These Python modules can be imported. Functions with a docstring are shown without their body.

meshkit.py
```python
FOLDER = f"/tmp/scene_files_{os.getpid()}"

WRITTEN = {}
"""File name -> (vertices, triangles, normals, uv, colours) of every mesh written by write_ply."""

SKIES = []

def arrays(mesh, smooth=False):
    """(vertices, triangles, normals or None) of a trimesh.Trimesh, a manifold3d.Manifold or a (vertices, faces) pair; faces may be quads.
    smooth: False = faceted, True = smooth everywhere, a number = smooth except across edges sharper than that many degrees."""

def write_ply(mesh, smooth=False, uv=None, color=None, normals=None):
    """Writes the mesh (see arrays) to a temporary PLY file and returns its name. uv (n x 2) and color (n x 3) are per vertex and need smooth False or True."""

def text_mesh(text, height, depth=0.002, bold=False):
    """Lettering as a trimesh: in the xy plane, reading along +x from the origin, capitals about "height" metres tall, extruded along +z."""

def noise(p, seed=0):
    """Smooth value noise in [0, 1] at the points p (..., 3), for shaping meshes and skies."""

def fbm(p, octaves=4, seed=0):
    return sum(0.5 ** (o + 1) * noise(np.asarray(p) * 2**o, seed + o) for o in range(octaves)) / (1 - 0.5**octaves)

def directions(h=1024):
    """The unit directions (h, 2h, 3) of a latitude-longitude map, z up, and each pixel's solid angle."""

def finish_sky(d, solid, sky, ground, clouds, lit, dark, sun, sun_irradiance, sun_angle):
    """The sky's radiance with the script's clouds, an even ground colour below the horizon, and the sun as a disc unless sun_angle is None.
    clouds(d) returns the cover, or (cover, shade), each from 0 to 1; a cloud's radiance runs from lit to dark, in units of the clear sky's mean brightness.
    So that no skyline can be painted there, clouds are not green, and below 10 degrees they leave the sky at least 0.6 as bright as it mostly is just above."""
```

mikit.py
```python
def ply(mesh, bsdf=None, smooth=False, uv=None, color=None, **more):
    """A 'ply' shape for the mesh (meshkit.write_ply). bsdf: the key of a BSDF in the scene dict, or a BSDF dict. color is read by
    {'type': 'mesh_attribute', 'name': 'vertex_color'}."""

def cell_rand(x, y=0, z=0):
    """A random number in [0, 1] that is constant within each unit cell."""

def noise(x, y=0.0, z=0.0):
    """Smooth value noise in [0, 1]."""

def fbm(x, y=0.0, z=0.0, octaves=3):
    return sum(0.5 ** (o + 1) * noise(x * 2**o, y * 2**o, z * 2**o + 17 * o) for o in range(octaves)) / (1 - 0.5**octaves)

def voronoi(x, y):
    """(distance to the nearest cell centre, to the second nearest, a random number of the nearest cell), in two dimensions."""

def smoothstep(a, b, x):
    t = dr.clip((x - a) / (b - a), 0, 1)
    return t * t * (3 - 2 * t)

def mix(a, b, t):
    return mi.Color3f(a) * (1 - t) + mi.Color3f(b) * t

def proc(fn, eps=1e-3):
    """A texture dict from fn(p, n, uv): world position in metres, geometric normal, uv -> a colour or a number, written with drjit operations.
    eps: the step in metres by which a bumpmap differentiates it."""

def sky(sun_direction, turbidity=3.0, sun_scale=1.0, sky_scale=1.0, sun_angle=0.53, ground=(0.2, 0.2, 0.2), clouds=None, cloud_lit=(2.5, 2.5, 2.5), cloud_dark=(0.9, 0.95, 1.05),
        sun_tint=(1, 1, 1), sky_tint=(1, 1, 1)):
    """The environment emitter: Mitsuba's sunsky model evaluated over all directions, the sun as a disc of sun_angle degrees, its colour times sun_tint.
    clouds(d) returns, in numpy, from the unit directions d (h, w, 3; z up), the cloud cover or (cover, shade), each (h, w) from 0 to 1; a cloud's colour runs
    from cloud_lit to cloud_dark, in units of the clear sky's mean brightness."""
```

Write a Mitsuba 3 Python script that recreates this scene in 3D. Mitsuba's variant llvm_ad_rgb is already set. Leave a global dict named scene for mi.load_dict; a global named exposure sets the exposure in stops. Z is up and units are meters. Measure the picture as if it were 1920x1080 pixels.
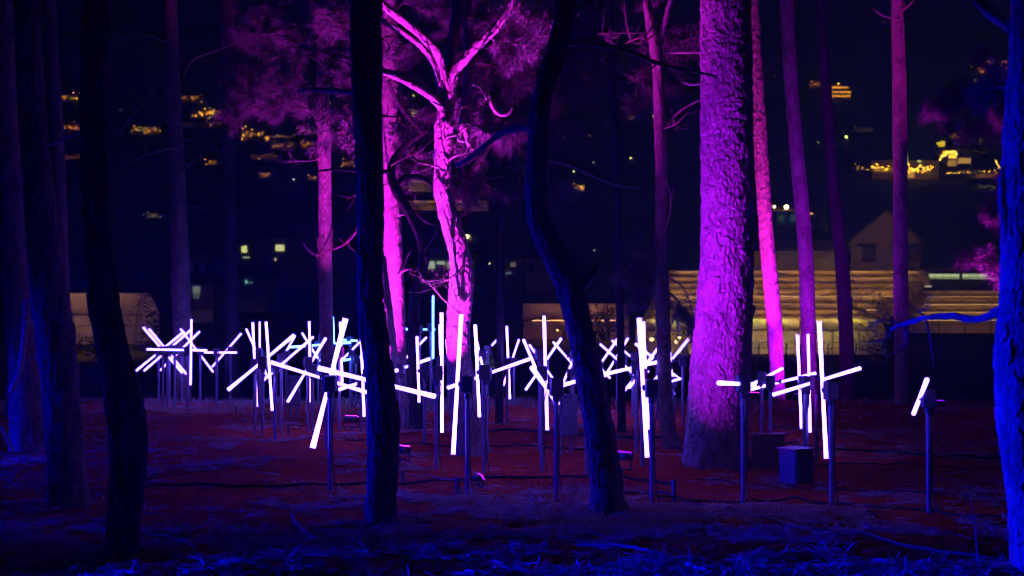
import math, numpy as np, trimesh, mitsuba as mi, mikit, meshkit
from scipy.interpolate import CubicSpline, PchipInterpolator

scene, labels = {}, {}
# ---------------------------------------------------------------- camera, sky, exposure
F, CX, HY, EYE = 2400.0, 960.0, 578.0, 1.6           # focal length and horizon of the 1920 x 1080 photograph
T = mi.ScalarTransform4f
scene['camera'] = {'type': 'thinlens', 'fov': 2 * math.degrees(math.atan(960 / F)), 'fov_axis': 'x', 'near_clip': 0.1, 'far_clip': 3000.0,
                   'aperture_radius': 0.010, 'focus_distance': 12.5,
                   'to_world': T().look_at(origin=[0, 0, EYE], target=[0, 10, EYE + 10 * (HY - 540) / F], up=[0, 0, 1])}
scene['sky'] = mikit.sky((0.3, -0.9, 0.12), turbidity=4, sun_scale=0.0, sky_scale=0.006, ground=(0.02, 0.02, 0.02), sky_tint=(0.75, 0.5, 1.3))
scene['sky']['sampling_weight'] = 2.0
exposure = 0.0
HAZE = {'type': 'rgb', 'value': [0.0007, 0.0018, 0.0070]}
BAR = {'violet': (1.9, 0.95, 15.0), 'cyan': (0.6, 2.4, 20.0)}      # light of the bars

# ---------------------------------------------------------------- helpers
def numbered(key):
    if key not in USED:
        USED.add(key); return key
    n = 1
    while f'{key}_{n:03d}' in USED: n += 1
    USED.add(f'{key}_{n:03d}'); return f'{key}_{n:03d}'
USED = set()

def thing(name, label, cat, group=None):
    key = numbered(name)
    labels[key] = {'label': label, 'category': cat}
    if group: labels[key]['group'] = group
    return key

def part(root, name, mesh, bsdf, smooth=False, label=None, kind=None, **more):
    key = numbered(f'{root}__{name}')
    scene[key] = mikit.ply(mesh, bsdf, smooth=smooth, **more)
    if label or kind:
        labels[key] = {k: v for k, v in (('label', label), ('kind', kind)) if v}
    return key

def emit(rgb, w=1.0):
    return {'type': 'area', 'radiance': {'type': 'rgb', 'value': [float(c) for c in rgb]}, 'sampling_weight': float(w)}

def P(x, y, Y):
    return np.array([(x - CX) * Y / F, Y, EYE - (y - HY) * Y / F])

def cat(ms):
    return trimesh.util.concatenate([trimesh.Trimesh(*m, process=False) if isinstance(m, tuple) else m for m in ms])

def box(cx, cy, cz, sx, sy, sz, rz=0.0, bevel=0.0):
    m = trimesh.creation.box((sx, sy, sz))
    if bevel:
        v = np.array([[a * (sx / 2 - (0 if k == 0 else bevel)), b * (sy / 2 - (0 if k == 1 else bevel)), c * (sz / 2 - (0 if k == 2 else bevel))]
                      for a in (-1, 1) for b in (-1, 1) for c in (-1, 1) for k in range(3)])
        m = trimesh.convex.convex_hull(v)
    m.apply_transform(trimesh.transformations.rotation_matrix(rz, [0, 0, 1]))
    m.apply_translation((cx, cy, cz))
    return m

def rod(p, q, r0, r1=None, sides=10, caps=True):
    """A straight tapered round bar from p to q."""
    p, q = np.asarray(p, float), np.asarray(q, float)
    r1 = r0 if r1 is None else r1
    d = (q - p) / np.linalg.norm(q - p)
    a = np.cross(d, [0, 0, 1.0] if abs(d[2]) < 0.9 else [1.0, 0, 0]); a /= np.linalg.norm(a)
    b = np.cross(d, a)
    t = np.arange(sides) * 2 * np.pi / sides
    ring = np.cos(t)[:, None] * a + np.sin(t)[:, None] * b
    v = np.vstack([p + r0 * ring, q + r1 * ring, [p], [q]])
    i = np.arange(sides); j = (i + 1) % sides
    f = np.vstack([np.stack([i, j, j + sides], 1), np.stack([i, j + sides, i + sides], 1)] +
                  ([np.stack([j, i, i * 0 + 2 * sides], 1), np.stack([i + sides, j + sides, i * 0 + 2 * sides + 1], 1)] if caps else []))
    m = trimesh.Trimesh(v, f, process=False)
    return m

def smooth_path(pts, n):
    pts = np.asarray(pts, float)
    if len(pts) < 3:
        return pts[0] + (pts[-1] - pts[0]) * np.linspace(0, 1, n)[:, None]
    s = np.r_[0, np.cumsum(np.linalg.norm(np.diff(pts[:, :3], axis=0), axis=1))]
    return PchipInterpolator(s, pts)(np.linspace(0, s[-1], n))

def tube(pts, radii, sides=6, n=None):
    """A bent tapered tube along pts."""
    q = np.c_[np.asarray(pts, float), np.broadcast_to(radii, (len(pts),))]
    q = smooth_path(q, n or max(4, 4 * len(q)))
    p, r = q[:, :3], q[:, 3]
    t = np.gradient(p, axis=0); t /= np.linalg.norm(t, axis=1, keepdims=True) + 1e-12
    a = np.cross(t, np.where(np.abs(t[:, 2:]) < 0.9, [0, 0, 1.0], [1.0, 0, 0])); a /= np.linalg.norm(a, axis=1, keepdims=True)
    b = np.cross(t, a)
    g = np.arange(sides) * 2 * np.pi / sides
    v = (p[:, None] + r[:, None, None] * (np.cos(g)[None, :, None] * a[:, None] + np.sin(g)[None, :, None] * b[:, None])).reshape(-1, 3)
    i, j = np.meshgrid(np.arange(len(p) - 1), np.arange(sides), indexing='ij')
    k = (j + 1) % sides
    f = np.stack([i * sides + j, i * sides + k, (i + 1) * sides + k, (i + 1) * sides + j], -1).reshape(-1, 4)
    f = np.vstack([f[:, [0, 1, 2]], f[:, [0, 2, 3]]])
    return trimesh.Trimesh(v, f, process=False)

# ---------------------------------------------------------------- ground height
PROFILE = PchipInterpolator([-400, -60, 21.6, 23.5, 28, 40, 60, 80, 95, 105, 150, 200, 300, 450, 600, 720, 1000],
                            [0, 0, 0, -0.12, -1.1, -2.9, -3.3, -2.7, -1.9, -0.9, 7.2, 14, 32, 68, 116, 158, 190])
def H(X, Y):
    X, Y = np.broadcast_arrays(np.asarray(X, float), np.asarray(Y, float))
    z = PROFILE(np.clip(Y - 0.03 * X, -390, 990))
    p = np.stack([X, Y, X * 0], -1)
    near = np.clip((24 - Y) / 3, 0, 1)
    z = z + near * (0.10 * (meshkit.fbm(p * 0.45, 3, 3) - 0.5) + 0.05 * (meshkit.fbm(p * 2.2, 2, 5) - 0.5))
    z = z + 0.06 * np.clip((9.4 - Y) / 2, 0, 1) * near
    far = np.clip((Y - 150) / 250, 0, 1)
    return z + far * 26 * (meshkit.fbm(p * 0.006, 3, 9) - 0.5)

def G(x, y):
    """The point of the ground seen at pixel x, y (the flat ground near the camera)."""
    Y = F * EYE / (y - HY)
    for _ in range(4):
        z = float(H((x - CX) * Y / F, Y)); Y = F * (EYE - z) / (y - HY)
    return np.array([(x - CX) * Y / F, Y, float(H((x - CX) * Y / F, Y))])

def far_ground(x, y, lo=58.0):
    """The point of the far slope seen at pixel x, y."""
    Y = np.linspace(lo, 760, 2800)
    d = H((x - CX) * Y / F, Y) - (EYE - (y - HY) * Y / F)
    k = int(np.argmax(d > 0)) if (d > 0).any() else len(Y) - 1
    return np.array([(x - CX) * Y[k] / F, Y[k], float(H((x - CX) * Y[k] / F, Y[k]))])

# ---------------------------------------------------------------- materials
def nz(p, s, o=3):
    return mikit.fbm(p.x * s, p.y * s, p.z * s, o)

def litter_mask(x, y):
    """Where dry needles cover the soil (numpy and drjit alike would differ, so the numpy one places the needles)."""
    q = np.stack([x * 0.9, y * 1.1, x * 0 + 3.3], -1)
    return meshkit.fbm(q, 3, 21) + 0.25 * np.clip((12.3 - y) / 4, 0, 0.6) + 0.12 * np.clip(-(x + 2.5) / 2, 0, 1)

def soil(p, n, uv):
    a, b = nz(p, 3.0), nz(p, 22.0)
    c = mikit.mix((0.44, 0.05, 0.020), (0.27, 0.036, 0.015), a)
    c = mikit.mix(c, (0.5, 0.07, 0.028), mikit.smoothstep(0.55, 0.75, b) * 0.5)
    litter = mikit.smoothstep(0.60, 0.70, nz(p, 0.8) * 0.6 + nz(p, 7.0) * 0.25 + b * 0.22) * 0.3
    far = mikit.smoothstep(23.0, 30.0, p.y)
    return mikit.mix(mikit.mix(c, (0.26, 0.22, 0.17), litter), mikit.mix((0.035, 0.04, 0.028), (0.07, 0.065, 0.045), nz(p, 0.06)), far)
scene['m_soil'] = {'type': 'principled', 'base_color': mikit.proc(soil), 'roughness': 0.95, 'specular': 0.15}

def bark_of(a, b, c):
    def fn(p, n, uv):
        t = mikit.fbm(p.x * 9, p.y * 9, p.z * 4)
        u = mikit.fbm(p.x * 50, p.y * 50, p.z * 22)
        col = mikit.mix(a, b, mikit.smoothstep(0.3, 0.7, t))
        return mikit.mix(col, c, mikit.smoothstep(0.52, 0.72, u) * 0.7)
    return {'type': 'principled', 'base_color': mikit.proc(fn), 'roughness': 0.9, 'specular': 0.2}
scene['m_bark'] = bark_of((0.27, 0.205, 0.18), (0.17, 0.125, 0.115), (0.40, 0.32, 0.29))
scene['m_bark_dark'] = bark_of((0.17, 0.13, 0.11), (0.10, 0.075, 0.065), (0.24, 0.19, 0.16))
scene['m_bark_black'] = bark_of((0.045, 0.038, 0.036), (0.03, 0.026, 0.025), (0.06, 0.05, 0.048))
scene['m_twig'] = {'type': 'diffuse', 'reflectance': {'type': 'rgb', 'value': [0.20, 0.15, 0.12]}}
scene['m_needles'] = {'type': 'twosided', 'bsdf': {'type': 'diffuse', 'reflectance': {'type': 'rgb', 'value': [0.125, 0.13, 0.115]}}}
scene['m_dry'] = {'type': 'twosided', 'bsdf': {'type': 'diffuse', 'reflectance': {'type': 'rgb', 'value': [0.34, 0.27, 0.20]}}}
scene['m_straw'] = {'type': 'twosided', 'bsdf': {'type': 'diffuse', 'reflectance': {'type': 'rgb', 'value': [0.52, 0.38, 0.31]}}}
def worn_paint(base, dust):
    def fn(p, n, uv):
        return mikit.mix(base, dust, mikit.smoothstep(0.5, 0.8, nz(p, 14.0)) * 0.6)
    return {'type': 'principled', 'base_color': mikit.proc(fn), 'roughness': 0.42, 'specular': 0.5}
scene['m_post'] = worn_paint((0.22, 0.22, 0.24), (0.13, 0.11, 0.10))
scene['m_motor'] = worn_paint((0.05, 0.05, 0.055), (0.09, 0.07, 0.06))
scene['m_metal'] = {'type': 'principled', 'base_color': {'type': 'rgb', 'value': [0.45, 0.45, 0.47]}, 'roughness': 0.35, 'metallic': 1.0}
scene['m_rubber'] = {'type': 'principled', 'base_color': {'type': 'rgb', 'value': [0.025, 0.025, 0.028]}, 'roughness': 0.55, 'specular': 0.4}
scene['m_box'] = worn_paint((0.12, 0.13, 0.15), (0.08, 0.07, 0.07))
scene['m_board'] = worn_paint((0.28, 0.20, 0.13), (0.20, 0.15, 0.11))
scene['m_lens'] = {'type': 'diffuse', 'reflectance': {'type': 'rgb', 'value': [0.3, 0.3, 0.3]}}
scene['m_tarp'] = {'type': 'twosided', 'bsdf': {'type': 'principled', 'base_color': {'type': 'rgb', 'value': [0.5, 0.55, 0.62]}, 'roughness': 0.5}}
def flat(name, rgb, **more):
    scene[name] = {'type': 'twosided', 'bsdf': {'type': 'diffuse', 'reflectance': {'type': 'rgb', 'value': list(rgb)}}}
flat('m_wall', (0.55, 0.45, 0.33)); flat('m_wall_grey', (0.42, 0.42, 0.42)); flat('m_roof', (0.09, 0.06, 0.055)); flat('m_dark', (0.04, 0.04, 0.045))
flat('m_frame', (0.32, 0.26, 0.18)); flat('m_blue_tin', (0.08, 0.25, 0.35)); flat('m_leaf', (0.05, 0.06, 0.035))
def film(p, n, uv):
    return mikit.mix((0.72, 0.60, 0.40), (0.50, 0.40, 0.26), mikit.smoothstep(0.35, 0.7, nz(p, 0.45)))
scene['m_film'] = {'type': 'principledthin', 'base_color': mikit.proc(film), 'roughness': 0.6, 'diff_trans': 1.0, 'spec_trans': 0.0}

# ---------------------------------------------------------------- the ground: one sheet to the horizon
def build_ground():
    r = np.r_[0.0, np.geomspace(1.2, 4.5, 24), np.geomspace(4.5, 26, 360)[1:], np.geomspace(26, 980, 130)[1:]]
    a = np.radians(np.r_[np.linspace(-180, -34, 40)[:-1], np.linspace(-34, 34, 520), np.linspace(34, 180, 40)[1:]])
    R, A = np.meshgrid(r, a, indexing='ij')
    X, Y = R * np.sin(A), R * np.cos(A)
    Z = H(X, Y)
    near = np.clip((24 - Y) / 2, 0, 1) * np.clip((30 - R) / 4, 0, 1)
    p = np.stack([X, Y, X * 0], -1)
    Z = Z + near * (0.055 * (meshkit.fbm(p * 9, 3, 7) - 0.5) + 0.018 * (meshkit.noise(p * 38, 8) - 0.5))
    n = len(a)
    i, j = np.meshgrid(np.arange(len(r) - 1), np.arange(n - 1), indexing='ij')
    q = np.stack([i * n + j, (i + 1) * n + j, (i + 1) * n + j + 1, i * n + j + 1], -1).reshape(-1, 4)
    f = np.vstack([q[:, [0, 2, 1]], q[:, [0, 3, 2]]])
    key = numbered('ground')
    scene[key] = mikit.ply((np.stack([X, Y, Z], -1).reshape(-1, 3), f), 'm_soil', smooth=True)
    labels[key] = {'label': 'red soil clearing strewn with dry needles, running down to a dark valley slope', 'kind': 'structure'}
build_ground()

# ---------------------------------------------------------------- bark and limbs
def worley(x, y, wrap, seed):
    fx, fy = np.floor(x), np.floor(y)
    d1, d2, who = np.full(x.shape, 9.0), np.full(x.shape, 9.0), np.zeros(x.shape)
    def h(i, j, s):
        k = (i * 374761393 + j * 668265263 + (s + seed * 7) * 2147483647) & 0xFFFFFFFF
        k = ((k ^ (k >> 13)) * 1274126177) & 0xFFFFFFFF
        return ((k ^ (k >> 16)) & 0xFFFFFF) / 16777215.0
    for a in (-1, 0, 1):
        for b in (-1, 0, 1):
            cx, cy = fx + a, fy + b
            i, j = np.mod(cx, wrap).astype(np.int64), cy.astype(np.int64) + 1000
            d = np.hypot(cx + 0.1 + 0.8 * h(i, j, 1) - x, cy + 0.1 + 0.8 * h(i, j, 2) - y)
            d2 = np.where(d < d1, d1, np.minimum(d2, d)); who = np.where(d < d1, h(i, j, 3), who); d1 = np.minimum(d1, d)
    return d1, d2, who

def limb(pts, radii, seed, plate=(0.05, 0.09), amp=0.008, sides=48, step=0.02, lump=0.1, flare=0.0, twist=0.0):
    """A trunk or limb along pts: bark plates with cracks between, lumps, and a flared foot."""
    q = np.c_[np.asarray(pts, float), radii]
    L = np.linalg.norm(np.diff(q[:, :3], axis=0), axis=1).sum()
    n = max(6, int(L / step))
    s0 = np.r_[0, np.cumsum(np.linalg.norm(np.diff(q[:, :3], axis=0), axis=1))]
    s = np.linspace(0, s0[-1], n)
    q = (CubicSpline(s0, q)(s) if len(q) > 3 else PchipInterpolator(s0, q)(s) if len(q) > 2 else q[0] + (q[-1] - q[0]) * (s / s0[-1])[:, None])
    p, r = q[:, :3], np.maximum(q[:, 3], 0.002)
    t = np.gradient(p, axis=0); t /= np.linalg.norm(t, axis=1, keepdims=True)
    a = np.zeros_like(p); a[0] = np.cross(t[0], [0.3, 1.0, 0.2]); a[0] /= np.linalg.norm(a[0])
    for i in range(1, n):
        v = a[i - 1] - t[i] * (a[i - 1] @ t[i]); a[i] = v / np.linalg.norm(v)
    b = np.cross(t, a)
    g = np.arange(sides) * 2 * np.pi / sides
    S, A = np.meshgrid(s, g, indexing='ij')
    A2 = A + twist * S
    nc = max(4, int(round(2 * np.pi * r.mean() / plate[0])))
    q3 = np.stack([np.cos(A), np.sin(A), S * 3 + seed], -1)
    wob = meshkit.fbm(q3 * [2.2, 2.2, 1.6], 3, seed) - 0.5
    d1, d2, who = worley(np.mod(A2 / (2 * np.pi) * nc + 0.9 * wob + 0 * S, nc), S / plate[1] + 1.2 * wob, nc, seed)
    crack = np.clip((d2 - d1) / 0.16, 0, 1)
    fine = meshkit.fbm(q3 * [r.mean() * 90, r.mean() * 90, 12], 2, seed + 1) - 0.5
    disp = amp * (crack ** 0.6 * (0.35 + 0.95 * who) - 0.6 + 0.8 * fine) + lump * r[:, None] * (meshkit.fbm(q3 * [1.2, 1.2, 0.5], 2, seed + 2) - 0.5)
    rr = r[:, None] + disp
    if flare:
        k = np.exp(-np.maximum(S - s0[0], 0) / 0.16)
        rr = rr + flare * r[0] * k * (0.55 + 0.9 * np.clip(np.sin(A * 4 + seed) + 0.5 * np.sin(A * 7 + 2 * seed), -0.4, 1))
    v = (p[:, None] + rr[..., None] * (np.cos(g)[None, :, None] * a[:, None] + np.sin(g)[None, :, None] * b[:, None])).reshape(-1, 3)
    v = np.vstack([v, p[0], p[-1]])
    i, j = np.meshgrid(np.arange(n - 1), np.arange(sides), indexing='ij')
    k = (j + 1) % sides
    f = np.stack([i * sides + j, i * sides + k, (i + 1) * sides + k, (i + 1) * sides + j], -1).reshape(-1, 4)
    jj = np.arange(sides); kk = (jj + 1) % sides
    f = np.vstack([f[:, [0, 1, 2]], f[:, [0, 2, 3]], np.stack([kk, jj, jj * 0 + n * sides], 1), np.stack([jj + (n - 1) * sides, kk + (n - 1) * sides, jj * 0 + n * sides + 1], 1)])
    return trimesh.Trimesh(v, f, process=False)

def tufts(centres, dirs, rng, n=55, length=0.16, width=0.004, spread=0.9, droop=0.25):
    """Bunches of long pine needles: one thin blade each."""
    centres, dirs = np.asarray(centres), np.asarray(dirs)
    k = len(centres)
    d = dirs[:, None] + spread * rng.normal(size=(k, n, 3)) * [1, 1, 0.9]
    d /= np.linalg.norm(d, axis=2, keepdims=True)
    l = length * rng.uniform(0.55, 1.15, (k, n, 1))
    base = centres[:, None] + dirs[:, None] * rng.uniform(-0.09, 0.03, (k, n, 1)) + 0.008 * rng.normal(size=(k, n, 3))
    mid = base + d * l * 0.55
    tip = base + d * l - [0, 0, 1] * l * droop * rng.uniform(0.2, 1.2, (k, n, 1))
    side = np.cross(d, rng.normal(size=(k, n, 3))); side /= np.linalg.norm(side, axis=2, keepdims=True) + 1e-9
    w = width / 2
    v = np.stack([base - side * w, base + side * w, mid + side * w, mid - side * w, tip], 2).reshape(-1, 3)
    o = (np.arange(k * n) * 5)[:, None, None]
    f = (np.array([[0, 1, 2], [0, 2, 3], [3, 2, 4]])[None] + o).reshape(-1, 3)
    return trimesh.Trimesh(v, f, process=False)

def spray(path, rng, twigs=14, reach=0.45, needles=55, length=0.16, from_=0.25, width=0.004, flatten=0.55, n_end=3):
    """A foliage branch: (twig mesh, needle mesh) along path (3-D points)."""
    q = smooth_path(path, 40)
    woods, cs, ds = [tube(path, np.linspace(0.016, 0.005, len(path)), 5)], [], []
    for i in range(twigs):
        u = from_ + (1 - from_) * rng.uniform() ** 0.8
        k = int(u * 39); k = min(k, 38)
        t = q[k + 1] - q[k]; t /= np.linalg.norm(t)
        d = 0.7 * t + rng.normal(size=3) * [0.75, 0.75, flatten]; d /= np.linalg.norm(d)
        l = reach * rng.uniform(0.4, 1.1) * (1.15 - 0.5 * u)
        e = q[k] + d * l + [0, 0, -0.1 * l]
        m = q[k] + d * l * 0.5 + rng.normal(size=3) * 0.05 * l
        woods.append(tube([q[k], m, e], [0.006, 0.0045, 0.003], 4, 6))
        for s in np.linspace(0.55, 1.0, n_end):
            cs.append(q[k] + (e - q[k]) * s); ds.append(d + [0, 0, 0.25])
    cs.append(q[-1]); ds.append((q[-1] - q[-4]) / np.linalg.norm(q[-1] - q[-4]))
    ds = np.array(ds); ds /= np.linalg.norm(ds, axis=1, keepdims=True)
    return cat(woods), tufts(cs, ds, rng, needles, length, width)

def tree(name, label, pts, Y, seed, bsdf='m_bark', lean=0.0, base=None, **kw):
    """A trunk from pixel points (x, y, half width), top to foot, standing at depth Y."""
    pts = sorted(pts, key=lambda t: -t[1])
    x0 = pts[0][0]
    p, r = [], []
    for x, y, hw in pts:
        z = EYE - (y - HY) * Y / F
        Yk = Y + lean * z
        p.append(P(x, HY - (z - EYE) * F / Yk, Yk)); r.append(hw * Y / F)
    foot = float(H(p[0][0], p[0][1])) - 0.12
    if p[0][2] > foot + 0.03:
        p.insert(0, np.array([p[0][0], p[0][1], foot])); r.insert(0, r[0] * 1.04)
    key = thing(name, label, 'tree')
    m = limb(p, r, seed, **kw)
    part(key, 'trunk', m, bsdf, smooth=True)
    return key

def branch(key, pts, Y, seed, bsdf='m_bark', name='branch', dY=None, **kw):
    """pts: (x, y, half width) pixels from the trunk outwards; dY: depth change to the tip."""
    n = len(pts)
    Ys = Y + (np.linspace(0, 1, n) * (dY or 0.0))
    p = [P(x, y, Yk) for (x, y, hw), Yk in zip(pts, Ys)]
    r = [hw * Yk / F for (x, y, hw), Yk in zip(pts, Ys)]
    k = dict(plate=(0.03, 0.05), amp=0.004, sides=20, step=0.02, lump=0.25); k.update(kw)
    return part(key, name, limb(p, r, seed, **k), bsdf, smooth=True)

# ---------------------------------------------------------------- trees
def foliage(key, sprays, name='foliage', kind='stuff', wood='m_twig', leaf='m_needles'):
    part(key, 'twigs', cat([w for w, _ in sprays]), wood, smooth=True, kind='stuff')
    part(key, name, cat([l for _, l in sprays]), leaf, kind=kind)

def px(pts, Y0, Y1=None):
    Y1 = Y0 if Y1 is None else Y1
    return [P(x, y, Y0 + (Y1 - Y0) * k / max(1, len(pts) - 1)) for k, (x, y) in enumerate(pts)]

rng = np.random.default_rng(11)
# the near trunks at the left
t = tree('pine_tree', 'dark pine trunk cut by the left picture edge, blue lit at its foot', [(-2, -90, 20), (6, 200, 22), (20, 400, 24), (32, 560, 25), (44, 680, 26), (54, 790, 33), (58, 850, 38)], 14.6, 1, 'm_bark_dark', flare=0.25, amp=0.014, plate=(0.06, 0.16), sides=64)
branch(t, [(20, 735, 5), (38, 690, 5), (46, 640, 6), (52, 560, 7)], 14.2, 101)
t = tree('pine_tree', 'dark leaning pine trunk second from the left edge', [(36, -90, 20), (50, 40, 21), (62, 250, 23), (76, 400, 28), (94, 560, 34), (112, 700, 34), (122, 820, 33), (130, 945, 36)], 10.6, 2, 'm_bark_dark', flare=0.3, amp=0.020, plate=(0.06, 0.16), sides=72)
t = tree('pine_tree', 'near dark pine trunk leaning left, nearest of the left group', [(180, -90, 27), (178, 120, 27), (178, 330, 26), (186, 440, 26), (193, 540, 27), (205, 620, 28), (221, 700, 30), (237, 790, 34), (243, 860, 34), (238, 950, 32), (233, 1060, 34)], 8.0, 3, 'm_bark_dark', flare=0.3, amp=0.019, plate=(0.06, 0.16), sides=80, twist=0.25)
branch(t, [(172, 240, 4), (140, 250, 3.5), (110, 262, 3), (85, 275, 2)], 8.0, 103, dY=0.8)
# thin trunks behind the left group
t = tree('pine_tree', 'slim bluish pine trunk seen between the two leaning left trunks', [(93, -90, 11), (93, 60, 11), (104, 200, 10), (109, 300, 11), (115, 440, 11), (119, 540, 11), (124, 740, 12)], 18.5, 4, 'm_bark_dark', amp=0.008)
t = tree('pine_tree', 'straight dim blue pine trunk behind the far left light bars', [(314, -90, 12), (318, 30, 12), (322, 140, 14), (330, 300, 14), (335, 430, 16), (340, 560, 17), (344, 760, 18)], 22.0, 5, 'm_bark_dark', amp=0.010, plate=(0.07, 0.11))
def bare(key, paths, Y, Y1, seed, r=0.011, sub=8, reach=0.35):
    """Dead branches with side twigs but no needles."""
    g = np.random.default_rng(seed)
    for path in paths:
        ms = []
        q = px(path, Y, Y1)
        ms.append(tube(q, np.linspace(r * 1.5, r * 0.45, len(q)), 6))
        s = smooth_path(q, 30)
        for i in range(sub):
            k = g.integers(6, 29); d = g.normal(size=3); d[1] *= 0.6; d += 0.8 * (s[k] - s[k - 2]) / np.linalg.norm(s[k] - s[k - 2]); d /= np.linalg.norm(d)
            l = reach * g.uniform(0.3, 1)
            ms.append(tube([s[k], s[k] + d * l * 0.5 + 0.05 * l * g.normal(size=3), s[k] + d * l + [0, 0, 0.1 * l]], [r * 0.45, r * 0.35, r * 0.2], 4, 6))
        part(key, 'dead_branch', cat(ms), 'm_twig', smooth=True)
bare(t, [[(325, 80), (300, 74), (270, 63), (240, 68), (205, 76)], [(325, 175), (300, 165), (265, 195), (220, 255)], [(334, 190), (360, 112), (400, 95), (440, 80), (505, 52)],
         [(338, 270), (350, 262), (385, 276), (412, 284), (440, 250)], [(342, 320), (360, 305), (382, 290)], [(332, 275), (270, 292), (215, 322)], [(340, 380), (375, 390), (380, 388)]], 21.9, 21.0, 5)
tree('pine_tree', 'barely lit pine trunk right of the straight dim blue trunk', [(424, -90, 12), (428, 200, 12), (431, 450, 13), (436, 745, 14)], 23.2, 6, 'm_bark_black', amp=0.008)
t = tree('pine_tree', 'slim purple pine trunk behind the cluster of crossed bars', [(599, -90, 9), (601, 60, 10), (605, 200, 12), (608, 320, 12), (609, 450, 12.5), (612, 590, 12.5), (615, 780, 14)], 19.6, 7, amp=0.008, plate=(0.05, 0.08))
fr = np.random.default_rng(31)
foliage(t, [spray(px([(603, 232), (570, 205), (520, 196), (470, 205), (432, 216)], 19.5, 18.4), fr, 30, 0.36, 60, 0.15, 0.1),
            spray(px([(606, 228), (590, 210), (545, 186), (505, 205)], 19.5, 18.8), fr, 22, 0.34, 60, 0.15, 0.1),
            spray(px([(606, 236), (630, 215), (660, 212), (690, 222)], 19.5, 18.8), fr, 18, 0.34, 60, 0.15, 0.1)])
foliage(t, [spray(px([(602, 120), (560, 98), (500, 112), (440, 150), (415, 165)], 19.5, 18.6), fr, 30, 0.5, 42, 0.16, 0.1),
            spray(px([(601, 60), (560, 40), (510, 62), (450, 62)], 19.5, 20.5), fr, 22, 0.5, 36, 0.16, 0.1),
            spray(px([(602, 110), (640, 90), (670, 100)], 19.5, 19), fr, 14, 0.45, 40, 0.16, 0.1)])
fr = np.random.default_rng(33)
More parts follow.
